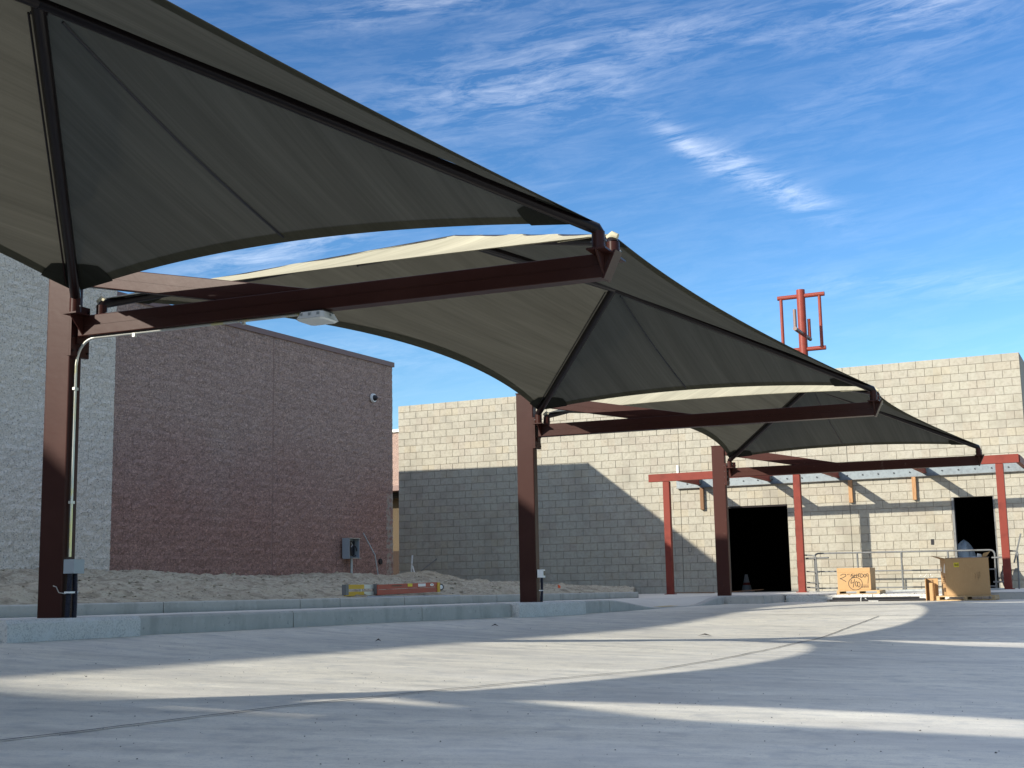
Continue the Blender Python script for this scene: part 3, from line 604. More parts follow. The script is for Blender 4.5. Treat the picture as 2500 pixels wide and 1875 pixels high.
for k, f in FR.items():
    m = m_steel3 if k == 3 else m_steel; ex, ey = f['ex'], f['ey']; up = V((0, 0, 1)); axs = (ex, ey, up)
    t = thing('cantilever_support', tuple(f['C'] + up * f['g']), labels[k], 'steel frame', 'cantilever steel frames of the shade row'); zb, h, zt_ = f['z'], f['h'], f['z'] + f['h']
    MB().box(fp(f, -.003, 0, (f['g'] - .02 + f['top']) / 2), (.137, .078, (f['top'] - f['g'] + .02) / 2), axs).build('column', m, t, bevel=.012)
    MB().box(fp(f, -.003, 0, f['top'] + .008), (.142, .083, .008), axs).build('column_cap', m, t)
    # beam with slanted end
    pr = lambda s, z, o: fp(f, s, o, z)
    MB().prism([pr(.2, zb, -.07), pr(f['e'], zb, -.07), pr(f['e'] + .095, zt_, -.07), pr(.2, zt_, -.07)], ey * .14).build('beam', m, t, bevel=.008)
    e0_ = f['e']; MB().prism([pr(e0_ + .001, zb - .012, -.078), pr(e0_ + .022, zb - .012, -.078), pr(e0_ + .122, zt_ + .012, -.078), pr(e0_ + .101, zt_ + .012, -.078)], ey * .156).build('end_plate', m, t)
    MB().bar(pr(.24, zb + h * .5, -.0712), pr(e0_, zb + h * .5, -.0712), .003, .004).build('weld_seam', m, t)
    # bolted connection
    b = MB(); b.box(fp(f, .146, 0, zb + .06), (.011, .12, .235), axs); cpl = b.build('column_plate', m, t)
    b = MB(); b.box(fp(f, .169, 0, zb + .06), (.011, .12, .235), axs); b.box(fp(f, .19, 0, zb - .03), (.01, .06, .035), axs); b.build('beam_plate', m, t)
    for so_ in (-.095, .095):
        for zz in (-.13, .0, .12, .25): MB().tube([fp(f, .125, so_, zb + zz), fp(f, .195, so_, zb + zz)], .011, 6).build('bolt', m_galvd if k == 3 else m_dkpipe, cpl)
    # tie strut from column head down to the beam
    s1 = 2.64 if k != 3 else 2.5; zz0 = f['top'] - .01; zz1 = zt_ - .005; th = .186; sl_ = (zz0 - zz1) / (s1 - .13)
    poly = [pr(.134, zz0, -.05), pr(.134, zz0 - th, -.05), pr(s1 - th / sl_ * .98, zz1 + .003, -.05), pr(s1, zz1 + .003, -.05)]
    MB().prism(poly, ey * .10).build('tie_strut', m, t, bevel=.006)
    MB().bar(pr(.15, zz0 - th * .5, -.0512), pr(s1 - .5, lerp(zz0, zz1, (s1 - .5) / s1) - th * .5, -.0512), .003, .005).build('weld_seam', m, t)
    # post brackets: plate on top, gusset below, both sides of the beam
    for sd in (-1, 1):
        for s in (S0, f['e'] + .02):
            o0, o1 = sd * .071, sd * (OFF + .075)
            MB().prism([pr(s - .075, zt_ - .012, o0), pr(s + .075, zt_ - .012, o0), pr(s + .075, zt_ - .012, o1), pr(s - .075, zt_ - .012, o1)][::sd], up * .014).build('bracket_plate', m, t)
            MB().prism([pr(s - .006, zt_ - .013, o0), pr(s - .006, zt_ - .013, o1), pr(s - .006, zb + .01, o0)], ex * .012).build('gusset', m, t)
            P = pr(s, zt_ + .002, sd * OFF); pst = MB().tube([P, P + up * (HP - .02)], .050, 16); pst = pst.build('post', m, t, smooth=True)
            MB().tube([P + up * .06 - ex * .062, P + up * .06 + ex * .062], .009, 6).build('bolt', m_galvd, pst)
# concrete footings in the kerb line
def footing(y0, y1, label, depth=.33):
    b = MB(); n = 14
    for i in range(n + 1):
        y = lerp(y0, y1, i / n); p = row(depth, y); q = row(-.32, y); j = .008 * nz(y * 9, 1); z = zt(y) + .006
        b.v += [V((p.x + j, p.y, -.4)), V((p.x + j, p.y, z - .03)), V((p.x + j, p.y, z)) - RN * .03, V((q.x, q.y, z)), V((q.x, q.y, -.4))]
    for i in range(n):
        for j in range(5): a = i * 5 + j; c = i * 5 + (j + 1) % 5; b.f.append((a, c, c + 5, a + 5))
    b.f.append((4, 3, 2, 1, 0)); b.f.append(tuple(n * 5 + j for j in range(5)))
    o = b.build('column_footing', m_foot, loc=row(0, (y0 + y1) / 2)); tag(o, label, 'footing', 'concrete footings under the columns')
footing(7.95, 9.46, 'rough concrete footing under the nearest column', .40); footing(17.02, 19.28, 'rough speckled concrete footing under the middle column', .36)
footing(-1.2, .5, 'concrete footing under the column left of the camera')
b = MB(); x0, x1, y0, y1 = -8.55, -7.05, 26.45, 28.2
b.prism([(x0, y0, -.3), (x1, y0, -.3), (x1, y1, -.3), (x0, y1, -.3)], (0, 0, .3 + .008)); o = b.build('column_footing', m_conc, bevel=.015); tag(o, 'smooth low concrete footing under the farthest column', 'footing', 'concrete footings under the columns')

# ------------------------------------------------------------ shade sails
sail_lab = {1: 'nearest olive shade sail filling the upper left', 2: 'middle olive shade sail between the first two beams', 3: 'farthest olive shade sail in front of the block wall', 0: 'olive shade sail overhead left of the camera', -1: 'olive shade sail of the row well behind the camera'}
AP = {1: (2.52, 3.16, 4.02), 2: (2.46, 3.16, 3.97), 3: (2.48, 3.16, 3.86), 0: (2.5, 3.16, 4.05), -1: (2.5, 3.16, 4.06)}
for k in (1, 2, 3, 0, -1):
    f, f0 = FR[k], FR[k - 1]; up = V((0, 0, 1))
    C, D = corner(k, 0, True), corner(k, 1, True); A, B = corner(k - 1, 0, False), corner(k - 1, 1, False)
    s, ins, z = AP[k]; Q = f['C'] + f['ex'] * s - f['ey'] * ins + up * z
    P = f0['C'] + f0['ex'] * s + f0['ey'] * ins + up * (z + .02)
    t = thing('shade_sail', tuple((A + D) / 2 - up * 0.2), sail_lab[k], 'shade sail', 'olive shade sails over the drive')
    lift = .035
    for nm, a, c in (('rafter', C, Q), ('rafter', D, Q), ('rafter', A, P), ('rafter', B, P)):
        d = (c - a).normalized(); MB().tube([a - up * .03, a + up * .0 + d * .02, a + d * .10, c - d * .02], .047, 14).build(nm, m_dkpipe, t, smooth=True)
        sd = d.cross(up).normalized(); MB().tube([a + d * .2 + sd * .068 + up * .012, c - d * .15 + sd * .068 + up * .02], .008, 6).build('lacing_cable', m_dkpipe, t)
        MB().tube([c - d * .12 - sd * .055, c - d * .12 + sd * .055], .011, 6).build('bolt', m_dkpipe, t)
    MB().tube([P, Q], .05, 14).build('ridge_pipe', m_dkpipe, t, smooth=True)
    Cl, Dl, Al, Bl, Pl, Ql = [q + up * (lift + .012) for q in (C, D, A, B, P, Q)]
    fab = MB(); hem = MB(); pat = []
    panels = [  # base0, base1, top0, top1, inward, sag
        (Cl, Dl, Ql, Ql, (Ql - (Cl + Dl) / 2), .30), (Bl, Al, Pl, Pl, (Pl - (Al + Bl) / 2), .30),
        (Al, Cl, Pl, Ql, ((Pl + Ql) / 2 - (Al + Cl) / 2), .57), (Dl, Bl, Ql, Pl, ((Pl + Ql) / 2 - (Dl + Bl) / 2), .46)]
    for pi, (b0, b1, t0, t1, inn, sag) in enumerate(panels):
        inn = inn.normalized(); nrm_ = (b1 - b0).cross(inn).normalized()
        if nrm_.z < 0: nrm_ = -nrm_
        def S(u, v, b0=b0, b1=b1, t0=t0, t1=t1, inn=inn, sag=sag, nrm_=nrm_, dn=0.):
            base = b0.lerp(b1, u) + inn * sag * (1 - (2 * u - 1) ** 2); top = t0.lerp(t1, u); p = base.lerp(top, v)
            p = p + nrm_ * .010 * (math.sin(v * 26) * math.exp(-u * 9) + math.sin(v * 26 + 1) * math.exp(-(1 - u) * 9)) * min(1, v * 6) * (1 - v)
            p = p - nrm_ * (.05 * math.sin(math.pi * u) * math.sin(math.pi * min(1, v)) - .006 * math.sin(math.pi * v) * nz(p.x * 2.5, p.y * .6, k))
            return p - nrm_ * dn
        g = grid(lambda u, v: S(u, v), 36, 14); fab.add(g.v, [q if True else q for q in g.f])
        hw_ = .135
        def Hm(u, v):
            ln = (t0.lerp(t1, u) - (b0.lerp(b1, u) + inn * sag * (1 - (2 * u - 1) ** 2))).length; return S(u, v * min(.5, hw_ / max(ln, .05)), dn=.006)
        g = grid(Hm, 36, 1); hem.add(g.v, g.f)
        # stitched corner patches
        for (cc, u0, du) in ((b0, 0, 1), (b1, 1, -1)):
            Rr = .62; rf = ((t0 if u0 == 0 else t1) - cc).normalized(); bs = (S(u0 + du * .14, 0) - S(u0 + du * .012, 0)).normalized()
            def Pt(a, r_, cc=cc, rf=rf, bs=bs, Rr=Rr):
                d = (bs * (1 - a) + rf * a).normalized(); q = cc + d * (r_ * Rr * (1.0 - .18 * abs(2 * a - 1))) - nrm_ * .012 * r_ ; return q - nrm_ * .004
            pat.append(grid(Pt, 8, 4))
        if pi < 2:
            MB().tube([S(.492, v / 12., dn=.012) for v in [.35] + list(range(1, 12))] , .011, 6).build('centre_seam', m_black, t)
    def fix(mb):                      # outward (top) side is the face normal
        out = []
        for q in mb.f:
            n = (mb.v[q[1]] - mb.v[q[0]]).cross(mb.v[q[2]] - mb.v[q[0]])
            if n.length < 1e-9 and len(q) > 3: n = (mb.v[q[2]] - mb.v[q[0]]).cross(mb.v[q[3]] - mb.v[q[0]])
            out.append(q if n.z >= 0 else q[::-1])
        mb.f = out; return mb
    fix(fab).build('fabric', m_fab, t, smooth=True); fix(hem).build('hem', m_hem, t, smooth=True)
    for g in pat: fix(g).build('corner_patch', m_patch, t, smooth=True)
    # gathered cloth sleeve ends over the posts
    for cc, f_ in ((A, f0), (B, f0)):
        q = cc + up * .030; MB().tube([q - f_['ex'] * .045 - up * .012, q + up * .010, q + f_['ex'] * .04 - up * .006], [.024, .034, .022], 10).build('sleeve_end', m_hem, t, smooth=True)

# conduits, junction boxes and light
f = FR[1]
t = thing('electrical_conduit', tuple(fp(f, .16, 0, .1)), 'bright metal conduit running down the nearest column and under its beam', 'conduit')
zc_ = f['z'] - .014; pts = [fp(f, 2.5, -.02, zc_), fp(f, 1.4, -.02, zc_), fp(f, .37, -.02, zc_)]
for i in range(1, 8): a = i / 8 * math.pi / 2; pts.append(fp(f, .37 - .20 * math.sin(a), -.02, zc_ - .20 * (1 - math.cos(a))))
for z in (2.33, 1.5, .62): pts.append(fp(f, .158, -.02, z))
MB().tube(pts, .013, 10).build('pipe', m_conduit, t, smooth=True)
for z in (2.12, 1.1): MB().box(fp(f, .158, -.02, z), (.014, .026, .012), (f['ex'], f['ey'], V((0, 0, 1)))).build('clip', m_alu, t)
for s in (.8, 1.95): MB().box(fp(f, s, -.02, zc_ - .018), (.012, .014, .016), (f['ex'], f['ey'], V((0, 0, 1)))).build('clip', m_alu, t)
MB().box(fp(f, .195, -.005, .535), (.058, .068, .062), (f['ex'], f['ey'], V((0, 0, 1)))).build('junction_box', m_boxgrey, t, bevel=.003)
def hose(par, f, s, o, z1, z0):
    pts = [fp(f, s + .012 * math.sin(z * 5 + o * 30), o, z) for z in [lerp(z1, z0, i / 60) for i in range(61)]]
    MB().tube(pts, [.020 + (.0035 if i % 2 else 0) for i in range(61)], 10).build('flexible_hose', m_hose, par, smooth=False)
hose(t, f, .18, -.045, .475, .08); hose(t, f, .19, .012, .475, .08)
MB().tube([fp(f, .17, -.07, .3), fp(f, .12, -.1, .31), fp(f, .09, -.1, .36), fp(f, .05, -.095, .37)], .004, 6).build('tie_wire', m_alu, t); MB().box(fp(f, .185, -.02, .31), (.03, .055, .008), (f['ex'], f['ey'], V((0, 0, 1)))).build('strap', m_white, t)
f = FR[2]
t = thing('electrical_conduit', tuple(fp(f, .16, 0, .05)), 'black flexible hose with a small white outlet box on the middle column', 'conduit')
ob = MB().box(fp(f, .19, -.01, .47), (.045, .05, .06), (f['ex'], f['ey'], V((0, 0, 1)))).build('outlet_box', m_white, t, bevel=.003); MB().box(fp(f, .2355, .0, .475), (.003, .03, .035), (f['ex'], f['ey'], V((0, 0, 1)))).build('outlet_cover', m_black, ob)
hose(t, f, .185, -.01, .41, .05); MB().box(fp(f, .185, -.01, .22), (.028, .028, .007), (f['ex'], f['ey'], V((0, 0, 1)))).build('strap', m_white, t)
f = FR[1]; sc_ = 2.665; zt_ = f['z'] - .004
t = thing('canopy_light', tuple(fp(f, sc_, 0, zt_)), 'square white canopy light fixed under the nearest beam', 'light fixture')
MB().box(fp(f, sc_, 0, zt_ - .008), (.10, .09, .008), (f['ex'], f['ey'], V((0, 0, 1)))).build('mounting_plate', m_black, t)
def ring(h, z): return [fp(f, sc_ + a * h, b_ * h, z) for a, b_ in ((-1, -.8), (-.8, -1), (.8, -1), (1, -.8), (1, .8), (.8, 1), (-.8, 1), (-1, .8))]
r1, r2 = ring(.110, zt_ - .016), ring(.138, zt_ - .075); hsg = MB().add(r1 + r2, [tuple(range(8))[::-1]] + [(i, (i + 1) % 8, 8 + (i + 1) % 8, 8 + i) for i in range(8)]).build('housing', m_lens, t)
r1, r2 = ring(.134, zt_ - .0752), ring(.12, zt_ - .088); MB().add(r1 + r2, [tuple(range(8, 16))] + [(i, (i + 1) % 8, 8 + (i + 1) % 8, 8 + i) for i in range(8)]).build('lens', m_lens, hsg)
b = MB()
for s_, o_ in ((-.08, -.122), (.0, -.124), (.08, -.122), (.122, 0)): b.box(fp(f, sc_ + s_, o_, zt_ - .04), (.012, .006, .012), (f['ex'], f['ey'], V((0, 0, 1))))
b.build('clips', m_boxgrey, hsg)

# ------------------------------------------------------------ pergola by the block wall
YP = 31.7
t = thing('pergola', (-6.9, 32.6, 0), 'red steel entrance pergola bolted to the block wall', 'pergola')
MB().b2(-11.30, -2.42, YP, YP + .10, 2.85, 3.045).build('front_beam', m_red, t, bevel=.006)
b = MB(); b.b2(-11.25, -2.5, YP + .1, YP + .105, 2.86, 3.03); 
for x, zb_ in ((-10.83, .02), (-7.50, .02), (-2.84, .02)):
    q = MB().b2(x - .095, x + .075, YP + .0, YP + .14, zb_, 2.845).build('post', m_red, t, bevel=.008); MB().b2(x - .14, x + .12, YP - .03, YP + .17, zb_ - .01, zb_ + .012).build('base_plate', m_red, t)
for x in (-10.62, -8.72, -6.95, -4.82, -2.50):
    MB().b2(x, x + .10, YP + .103, WY - .06, 2.86, 3.03).build('rafter', m_red, t)
    MB().b2(x + .1005, x + .112, WY - .2, WY - .06, 2.88, 3.0).build('clip_angle', m_galvd, t)
MB().b2(-11.2, -2.45, WY - .055, WY - .006, 2.80, 3.03).build('ledger_channel', m_ledg, t)
MB().b2(-11.2, -2.45, WY - .10, WY - .0552, 2.785, 2.80).build('ledger_lip', m_galvd, t)
x = -10.9
while x < -2.6:
    MB().tube([(x, WY - .075, 2.905), (x, WY - .054, 2.905)], .018, 6).build('bolt', m_black, t)
    if random.random() < .5: MB().tube([(x + .2, WY - .065, 2.93), (x + .2, WY - .054, 2.93)], .008, 6).build('bolt', m_galvd, t)
    x += .385
# hanging timbers below the ledger
for x, lab, m, g in ((-10.50, 'dark brown timber offcut standing on the wall below the ledger, leftmost', m_wood2, 0), (-6.60, 'orange timber block under the ledger beside the control joint', m_wood, 1), (-5.04, 'orange timber block under the ledger nearer the small doorway', m_wood, 1)):
    o = MB().b2(x - .047, x + .047, WY - .10, WY - .006, 2.215 if g else 2.20, 2.784).build('timber_block', m, bevel=.004); tag(o, lab, 'timber block', 'timber blocks under the ledger')
tag(MB().b2(-11.19, -11.14, WY - .03, WY - .01, 3.19, 3.42).build('white_tag', m_white), 'small white strip stuck on the block wall above the pergola', 'tag')

# ------------------------------------------------------------ rooftop pipe sculpture
c = V((-8.13, 36, 0)); t = thing('pipe_sculpture', (-8.13, 36, 5.1), 'red pipe sculpture with square arms rising above the block building roof', 'sculpture')
MB().tube([c + V((0, 0, 5.1)), c + V((0, 0, 8.36))], .118, 24).build('mast', m_sign, t, smooth=True)
for z, w_ in ((8.18, .66), (6.66, .62)):
    for sg in (-1, 1): MB().tube([c + V((.09 * sg, 0, z)), c + V(((w_ - .0) * sg, 0, z))], .062, 16).build('arm', m_sign, t, smooth=True)
for x in (-.565, .515): MB().tube([c + V((x, 0, 6.70)), c + V((x, 0, 8.15))], .046, 14).build('rod', m_sign, t, smooth=True)
for sg in (-1, 1):
    MB().tube([c + V((0, .1 * sg, 7.10)), c + V((0, .92 * sg, 7.10))], .055, 14).build('arm', m_signgrey, t, smooth=True)
    MB().tube([c + V((0, .86 * sg, 7.10)), c + V((0, .86 * sg, 7.64 if sg < 0 else 7.68))], .048, 12).build('rod', m_signgrey if sg < 0 else m_sign, t, smooth=True)

# ------------------------------------------------------------ guard rails
YR = 32.3
def rail_obj(name, label, tubes, grp, m=m_galvd):
    t = thing(name, tubes[0][1][0], label, 'railing', grp)
    for nm, pts, r in tubes: MB().tube(pts, r, 10).build(nm, m, t, smooth=True)
    return t
def bend(p, q, r_pt, rr=.12, n=6):
    p, q, r_pt = V(p), V(q), V(r_pt); a = q + (p - q).normalized() * rr; c = q + (r_pt - q).normalized() * rr
    return [p] + [((1 - t) ** 2) * a + 2 * (1 - t) * t * q + t * t * c for t in [i / n for i in range(n + 1)]] + [r_pt]
top = bend((-7.30, YR, .03), (-7.30, YR, .94), (-3.2, YR, .915))[:-1] + bend((-5, YR, .93), (-3.14, YR, .91), (-3.16, YR, .02))[1:]
tb = [('top_rail', top, .021)]
for x in (-6.27, -5.24, -4.18): tb.append(('baluster', [(x, YR, .03), (x, YR, .92)], .022))
tb += [('mid_rail', [(-7.28, YR, .50), (-3.16, YR, .47)], .017), ('bottom_rail', [(-7.28, YR, .10), (-3.16, YR, .085)], .017)]
rail_obj('guard_rail', 'long grey pipe guard rail standing behind the two cardboard boxes', tb, 'pipe rails in front of the block wall')
tb = [('top_rail', bend((-7.42, 31.84, .90), (-7.15, 31.75, .88), (-7.12, 31.75, .02), .08), .018), ('side_rail', [(-7.42, 31.9, .82), (-6.82, 31.62, .82)], .022), ('side_rail', [(-7.42, 31.9, .51), (-7.08, 31.75, .48)], .015), ('side_rail', [(-7.42, 31.9, .25), (-7.1, 31.75, .22)], .015), ('side_rail', [(-7.42, 31.9, .13), (-7.1, 31.75, .11)], .018), ('post', [(-7.2, 31.9, .9), (-7.2, 31.9, .02)], .018)]
rail_obj('side_rail_fence', 'short ladder like pipe rail beside the middle pergola post', tb, 'pipe rails in front of the block wall')
tb = [('top_rail', bend((-2.78, 31.9, .87), (-2.60, 31.7, .86), (-2.62, 31.7, .02), .08), .02), ('mid_rail', [(-2.78, 31.85, .44), (-2.62, 31.7, .44)], .015), ('link_rail', [(-3.18, 32.0, .73), (-2.88, 31.85, .73)], .02), ('link_rail', [(-3.18, 32.0, .18), (-2.9, 31.85, .18)], .02)]
rail_obj('side_rail_fence', 'short pipe rail to the right of the right pergola post', tb, 'pipe rails in front of the block wall')
tag(MB().bar((-2.68, 31.62, .60), (-2.49, 31.55, 1.24), .03, .05, V((0, 1, 0))).build('leaning_board', m_galvd), 'narrow grey board leaning beside the right pergola post', 'board')

# ------------------------------------------------------------ pallets and boxes
def pallet(x0, x1, y0, y1, z0, h, label, n=5):
    t = thing('pallet', ((x0 + x1) / 2, (y0 + y1) / 2, z0), label, 'pallet', 'wooden pallets')
    for i in range(n):
        a = lerp(y0, y1 - .12, i / (n - 1)); MB().b2(x0, x1, a, a + .10, z0 + h - .02, z0 + h).build('deck_board', m_pal, t)
    for i in range(3):
        a = lerp(x0, x1 - .06, i / 2); MB().b2(a, a + .06, y0, y1, z0 + .018, z0 + h - .021).build('stringer', m_pal, t)
    for i in range(3):
        a = lerp(y0, y1 - .1, i / 2); MB().b2(x0, x1, a, a + .09, z0, z0 + .0175).build('base_board', m_pal, t)
    return t
pallet(-6.02, -5.12, 28.55, 29.25, -.018, .085, 'low wooden pallet under the cardboard box with marker writing')
t = thing('cardboard_box', (-5.65, 28.95, .07), 'closed cardboard box with black marker writing standing on a pallet', 'box')
bx0, bx1, by0, bz0, bz1 = -6.0, -5.31, 28.6, .068, .535
MB().b2(bx0, bx1, by0, by0 + .6, bz0, bz1).build('carton', m_card, t, bevel=.005)
MB().b2(bx0 - .004, bx1 + .004, by0 - .004, by0 + .604, bz1 - .085, bz1 + .006).build('lid', m_card, t, bevel=.003)
MB().b2(bx1 - .03, bx1 + .007, by0 - .006, by0 + .002, bz0 + .01, bz1 - .10).build('corner_edge', m_card, t)
def face(x, y): return (bx0 + (x - 350) / 285 * (bx1 - bx0), bz1 - (y - 1247) / 203 * (bz1 - bz0))
STR = [[(378, 1312), (400, 1300), (425, 1302), (425, 1318), (395, 1335), (372, 1342), (385, 1345), (425, 1370)], [(440, 1300), (443, 1310)], [(452, 1298), (455, 1310)],
       [(492, 1300), (470, 1305), (482, 1318), (495, 1326), (472, 1336)], [(462, 1320), (535, 1311)], [(506, 1300), (499, 1335)], [(522, 1298), (516, 1336)], [(536, 1300), (532, 1326), (550, 1322)], [(533, 1312), (547, 1310)], [(536, 1300), (552, 1298)],
       [(556, 1300), (554, 1335), (572, 1330), (578, 1316), (570, 1302), (556, 1300)], [(590 + 9 * math.cos(a), 1318 + 15 * math.sin(a)) for a in [i * .6 for i in range(12)]],
       [(612 + 8 * math.cos(a), 1312 + 12 * math.sin(a)) for a in [i * .6 for i in range(12)]], [(621, 1303), (619, 1345), (613, 1392)],
       [(472, 1353), (466, 1386), (496, 1376)], [(500, 1348), (484, 1424)], [(514 + 10 * math.cos(a), 1392 + 22 * math.sin(a)) for a in [i * .6 for i in range(12)]], [(534 + 11 * math.cos(a), 1398 + 24 * math.sin(a)) for a in [i * .6 for i in range(12)]],
       [(505 + 60 * math.cos(a), 1390 + 58 * math.sin(a)) for a in [i * .35 + 3.6 for i in range(19)]]]
b = MB()
for st in STR:
    P_ = [V((face(*q)[0], by0 - .0015, face(*q)[1])) for q in st]
    for a, c in zip(P_[:-1], P_[1:]): b.bar(a, c, .0015, .0115) if abs((c - a).normalized().z) < .98 else b.bar(a, c, .0115, .0015, V((0, 1, 0)))
b.build('marker_writing', m_ink, t)
b = MB()
for i in range(4): b.b2(bx1 - .19 + i * .04, bx1 - .165 + i * .04, by0 - .001, by0 - .0003, bz0 + .05, bz0 + .10)
b.b2(bx1 - .2, bx1 - .03, by0 - .001, by0 - .0003, bz0 + .115, bz0 + .12); b.build('handling_print', m_print, t)
pallet(-3.80, -2.70, 27.25, 28.05, -.154, .095, 'wooden pallet under the big open cardboard box')
t = thing('cardboard_box', (-3.2, 27.7, -.055), 'big open cardboard box with a yellow label and packing waste on top', 'box')
X0, X1, Y0, Y1, Z0, Z1 = -3.60, -2.78, 27.3, 27.95, -.055, .665
Xl = -3.60
# turned slightly so its left side shows: front face and a separate angled side
fl, fr = V((-3.60, 27.30, 0)), V((-2.785, 27.33, 0)); bl_, br_ = V((-3.78, 27.95, 0)), V((-2.9, 28.0, 0))
b = MB(); wth = .012
for a, c in ((fl, fr), (fr, br_), (br_, bl_), (bl_, fl)):
    d = (c - a).normalized(); n_i = V((-d.y, d.x, 0)); b.prism([a + V((0, 0, Z0)), c + V((0, 0, Z0)), c + n_i * wth - d * wth + V((0, 0, Z0)), a + n_i * wth + d * wth + V((0, 0, Z0))], (0, 0, Z1 - Z0))
b.prism([fl + V((.02, .02, Z0)), fr + V((-.02, .02, Z0)), br_ + V((-.02, -.02, Z0)), bl_ + V((.02, -.02, Z0))], (0, 0, .5)); b.build('carton', m_card, t)
q = MB().prism([fl + V((0, 0, Z1)), bl_ + V((0, 0, Z1)), bl_ + V((-.17, .02, Z1 + .07)), fl + V((-.19, -.03, Z1 + .05))], (0, 0, .008)).build('flap', m_card_d, t)
MB().prism([fl + V((0, .001, Z1)), fr + V((0, .001, Z1)), fr + V((.0, .16, Z1 + .015)), fl + V((0, .16, Z1 + .015))], (0, 0, .007)).build('flap', m_card_d, t)
d = (fr - fl).normalized(); n_o = V((d.y, -d.x, 0))
def fc(u, z, o=.002): return fl + d * u + n_o * o + V((0, 0, z))
yl = MB().prism([fc(.165, .50), fc(.26, .50), fc(.26, .585), fc(.165, .585)], n_o * .001); yl = yl.build('yellow_label', m_yel, t)
b = MB(); [b.prism([fc(.18 + i * .02, .515 + (i % 2) * .01, .0035), fc(.192 + i * .02, .515, .0035), fc(.192 + i * .02, .57, .0035), fc(.18 + i * .02, .57 - (i % 3) * .012, .0035)], n_o * .0006) for i in range(4)]; b.build('label_print', m_ink, yl)
b = MB()
for st in ([(0, .09), (.03, .04)], [(.055, .10), (.03, .04), (.02, -.03)], [(.07, .08), (.065, -.02)], [(.065, .03), (.095, .04)], [(.1, .10), (.092, -.03)], [(.115, .11), (.11, -.01)], [(.08, .0), (.075, -.05)]):
    for a, c in zip(st[:-1], st[1:]): b.bar(fc(.53 + a[0], .30 + a[1], .002), fc(.53 + c[0], .30 + c[1], .002), .0015, .006, n_o)
b.build('pen_scribble', m_print, t)
ds = (fl - bl_).normalized(); ns = V((ds.y, -ds.x, 0)); ns = ns if ns.x < 0 else -ns
def fs(u, z, o=.002): return fl - ds * u + ns * o + V((0, 0, z))
MB().prism([fs(.04, .38), fs(.28, .40), fs(.22, .47), fs(.08, .58), fs(.02, .54)], ns * .001).build('torn_label', m_white, t)
MB().prism([fs(.46, .42), fs(.58, .42), fs(.58, .50), fs(.46, .50)], ns * .001).build('torn_label', m_white, t)
b = MB(); b.prism([fs(.1, .30), fs(.5, .30), fs(.5, .315), fs(.1, .315)], ns * .001)
for i in range(3): b.prism([fs(.18, .18 + i * .035), fs(.4, .18 + i * .035), fs(.4, .195 + i * .035), fs(.18, .195 + i * .035)], ns * .001)
for i in range(5): b.prism([fs(.10 + i * .05, .02), fs(.13 + i * .05, .02), fs(.13 + i * .05, .10), fs(.10 + i * .05, .10)], ns * .001)
b.build('handling_print', m_print, t)
random.seed(11); b = MB()
t2 = grid(lambda u, v: (lerp(-3.5, -3.0, u), lerp(27.42, 27.8, v), .672 + .035 * nz(u * 7, v * 7) + .02 * nz(u * 19, v * 14)), 16, 10).build('packing_film', m_sheet, smooth=True); tag(t2, 'crumpled pale plastic film heaped on top of the big open box', 'plastic film')
o = MB().prism([(-2.93, 27.45, .665), (-2.83, 27.5, .70), (-2.76, 27.48, .79), (-2.88, 27.43, .76)], (.0, .03, 0)).build('carton_scrap', m_card); tag(o, 'torn cardboard scrap sticking out of the big box at its right', 'cardboard')
o = MB().prism([(-3.02, 27.5, .665), (-2.92, 27.52, .67), (-2.93, 27.5, .74), (-3.0, 27.48, .76)], (.0, .02, 0)).build('carton_scrap', m_white); tag(o, 'pale torn scrap on top of the big box', 'cardboard')
t = thing('folded_carton', (-3.9, 27.6, -.15), 'narrow open carton standing on end left of the big box', 'box')
b = MB(); b.b2(-4.02, -4.008, 27.4, 27.62, -.15, .285); b.b2(-4.008, -3.80, 27.62, 27.63, -.15, .285); b.build('panel', m_card, t); MB().b2(-3.94, -3.88, 27.38, 27.39, -.15, .20).build('panel', m_card, t); MB().b2(-3.88, -3.868, 27.39, 27.6, -.15, .20).build('panel', m_card, t)
MB().b2(-4.005, -3.90, 27.60, 27.615, -.15, .26).build('panel', m_card_d, t)
# steel pipes lying on the road edge
for i, (y, z, r_, x0, x1, lb) in enumerate([(27.72, -.13, .022, -6.0, -4.05, 'nearest dark steel pipe lying on the road before the slab'), (27.80, -.125, .026, -6.08, -4.1, 'thicker dark steel pipe in the bundle on the road'), (27.88, -.132, .02, -5.9, -4.1, 'dark steel pipe at the back of the bundle on the road'), (27.78, -.085, .02, -5.95, -4.2, 'top dark steel pipe of the bundle on the road')]):
    tag(MB().tube([(x0, y, z), (x1, y, z)], r_, 10).build('steel_pipe', m_galvd if i == 1 else m_black, smooth=True), lb, 'pipe', 'steel pipes in the bundle')
tag(MB().tube([(-5.35, 27.66, -.15), (-5.35, 27.68, -.08), (-5.33, 27.8, -.055), (-5.2, 27.7, -.145), (-5.0, 27.66, -.146)], .006, 6).build('tie_wire', m_white), 'white tie wire round the bundle of steel pipes', 'wire')
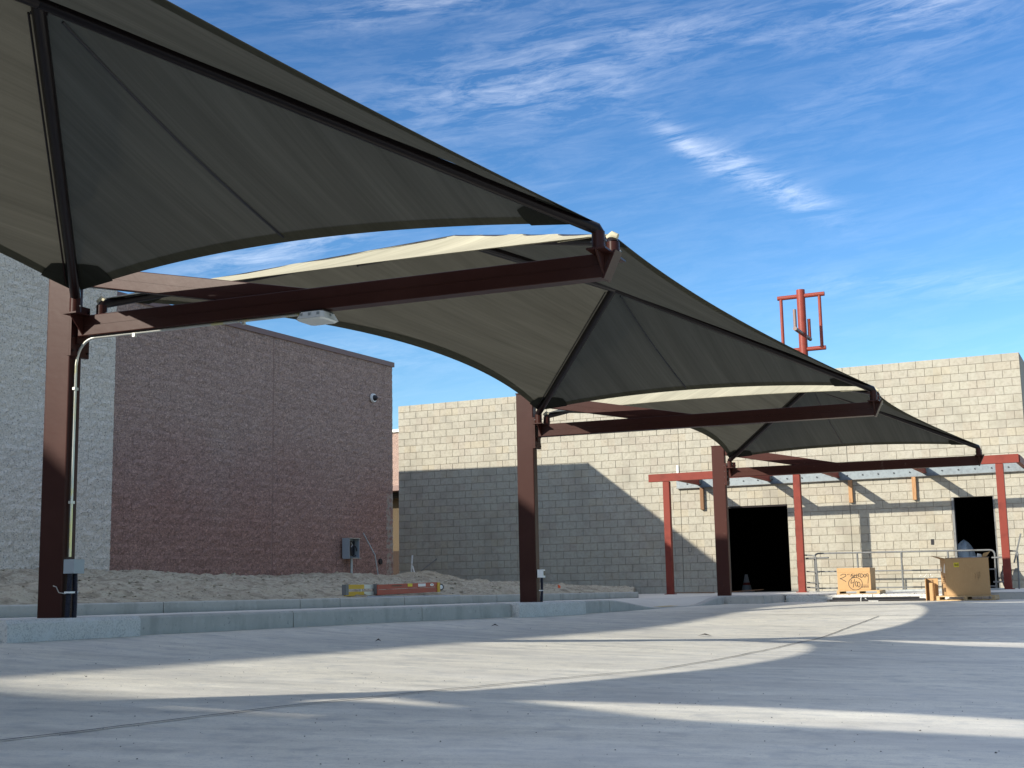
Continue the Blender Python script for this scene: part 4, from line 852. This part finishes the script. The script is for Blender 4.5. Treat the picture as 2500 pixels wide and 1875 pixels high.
for i, (y, z) in enumerate(((30.6, .01), (30.9, .012), (31.2, .014))):
    tag(MB().b2(-5.2 + .1 * i, -2.9, y, y + .09, z, z + .035).build('steel_stud', m_galv), ['nearest', 'middle', 'farthest'][i] + ' galvanised stud lying on the slab behind the boxes', 'steel stud', 'galvanised studs on the slab')
o = MB().bar((-11.07, 32.6, .045), (-9.9, 32.3, .035), .16, .02).build('plank', m_wood2); tag(o, 'weathered plank lying flat on the slab left of the far column', 'plank')
o = MB().bar((-9.75, 32.4, .03), (-8.75, 32.8, .09), .14, .018).build('plank', m_wood2); tag(o, 'thin board propped across the threshold of the wide doorway', 'plank')
# cone and sheets inside the doorways
t = thing('traffic_cone', (-10.34, 37, 0), 'pale traffic cone standing in the dark inside the wide doorway', 'traffic cone')
MB().tube([(-10.34, 37, .03), (-10.34, 37, .20)], [.15, .115], 16).build('lower_body', m_conew, t, smooth=True); MB().tube([(-10.34, 37, .20), (-10.34, 37, .27)], [.115, .09], 16).build('stripe', m_orange, t, smooth=True); MB().tube([(-10.34, 37, .27), (-10.34, 37, .50)], [.09, .04], 16).build('upper_body', m_conew, t, smooth=True); MB().b2(-10.52, -10.16, 36.82, 37.18, 0.006, .03).build('base', m_conew, t)
def bagf(u, v):
    a = u * 2 * math.pi; w_ = .27 * math.sqrt(max(0., 1 - v ** 2.5)) * (1 + .6 * nz(math.cos(a) * 1.6, math.sin(a) * 1.6, v * 3)); return (-4.10 + .05 * v + w_ * math.cos(a), 34.35 + w_ * math.sin(a), .62 * 0 + .01 + 1.20 * v + .05 * nz(math.cos(a) * 2, math.sin(a) * 2, 3) * v)
o = grid(bagf, 20, 14).build('plastic_sheet', m_sheet, smooth=True); tag(o, 'translucent plastic sheet heaped up inside the small doorway', 'plastic sheet')
def bag2(u, v):
    a = u * 2 * math.pi; w_ = .13 * math.sin(math.pi * (.12 + .8 * v)) * (1 + .4 * nz(u * 6, v * 5, 4)); return (-3.02 + w_ * math.cos(a), 33.35 + w_ * math.sin(a), .02 + .62 * v)
o = grid(bag2, 20, 12).build('rubbish_bag', m_black, smooth=True); tag(o, 'crumpled black plastic bag by the small doorway', 'bag')
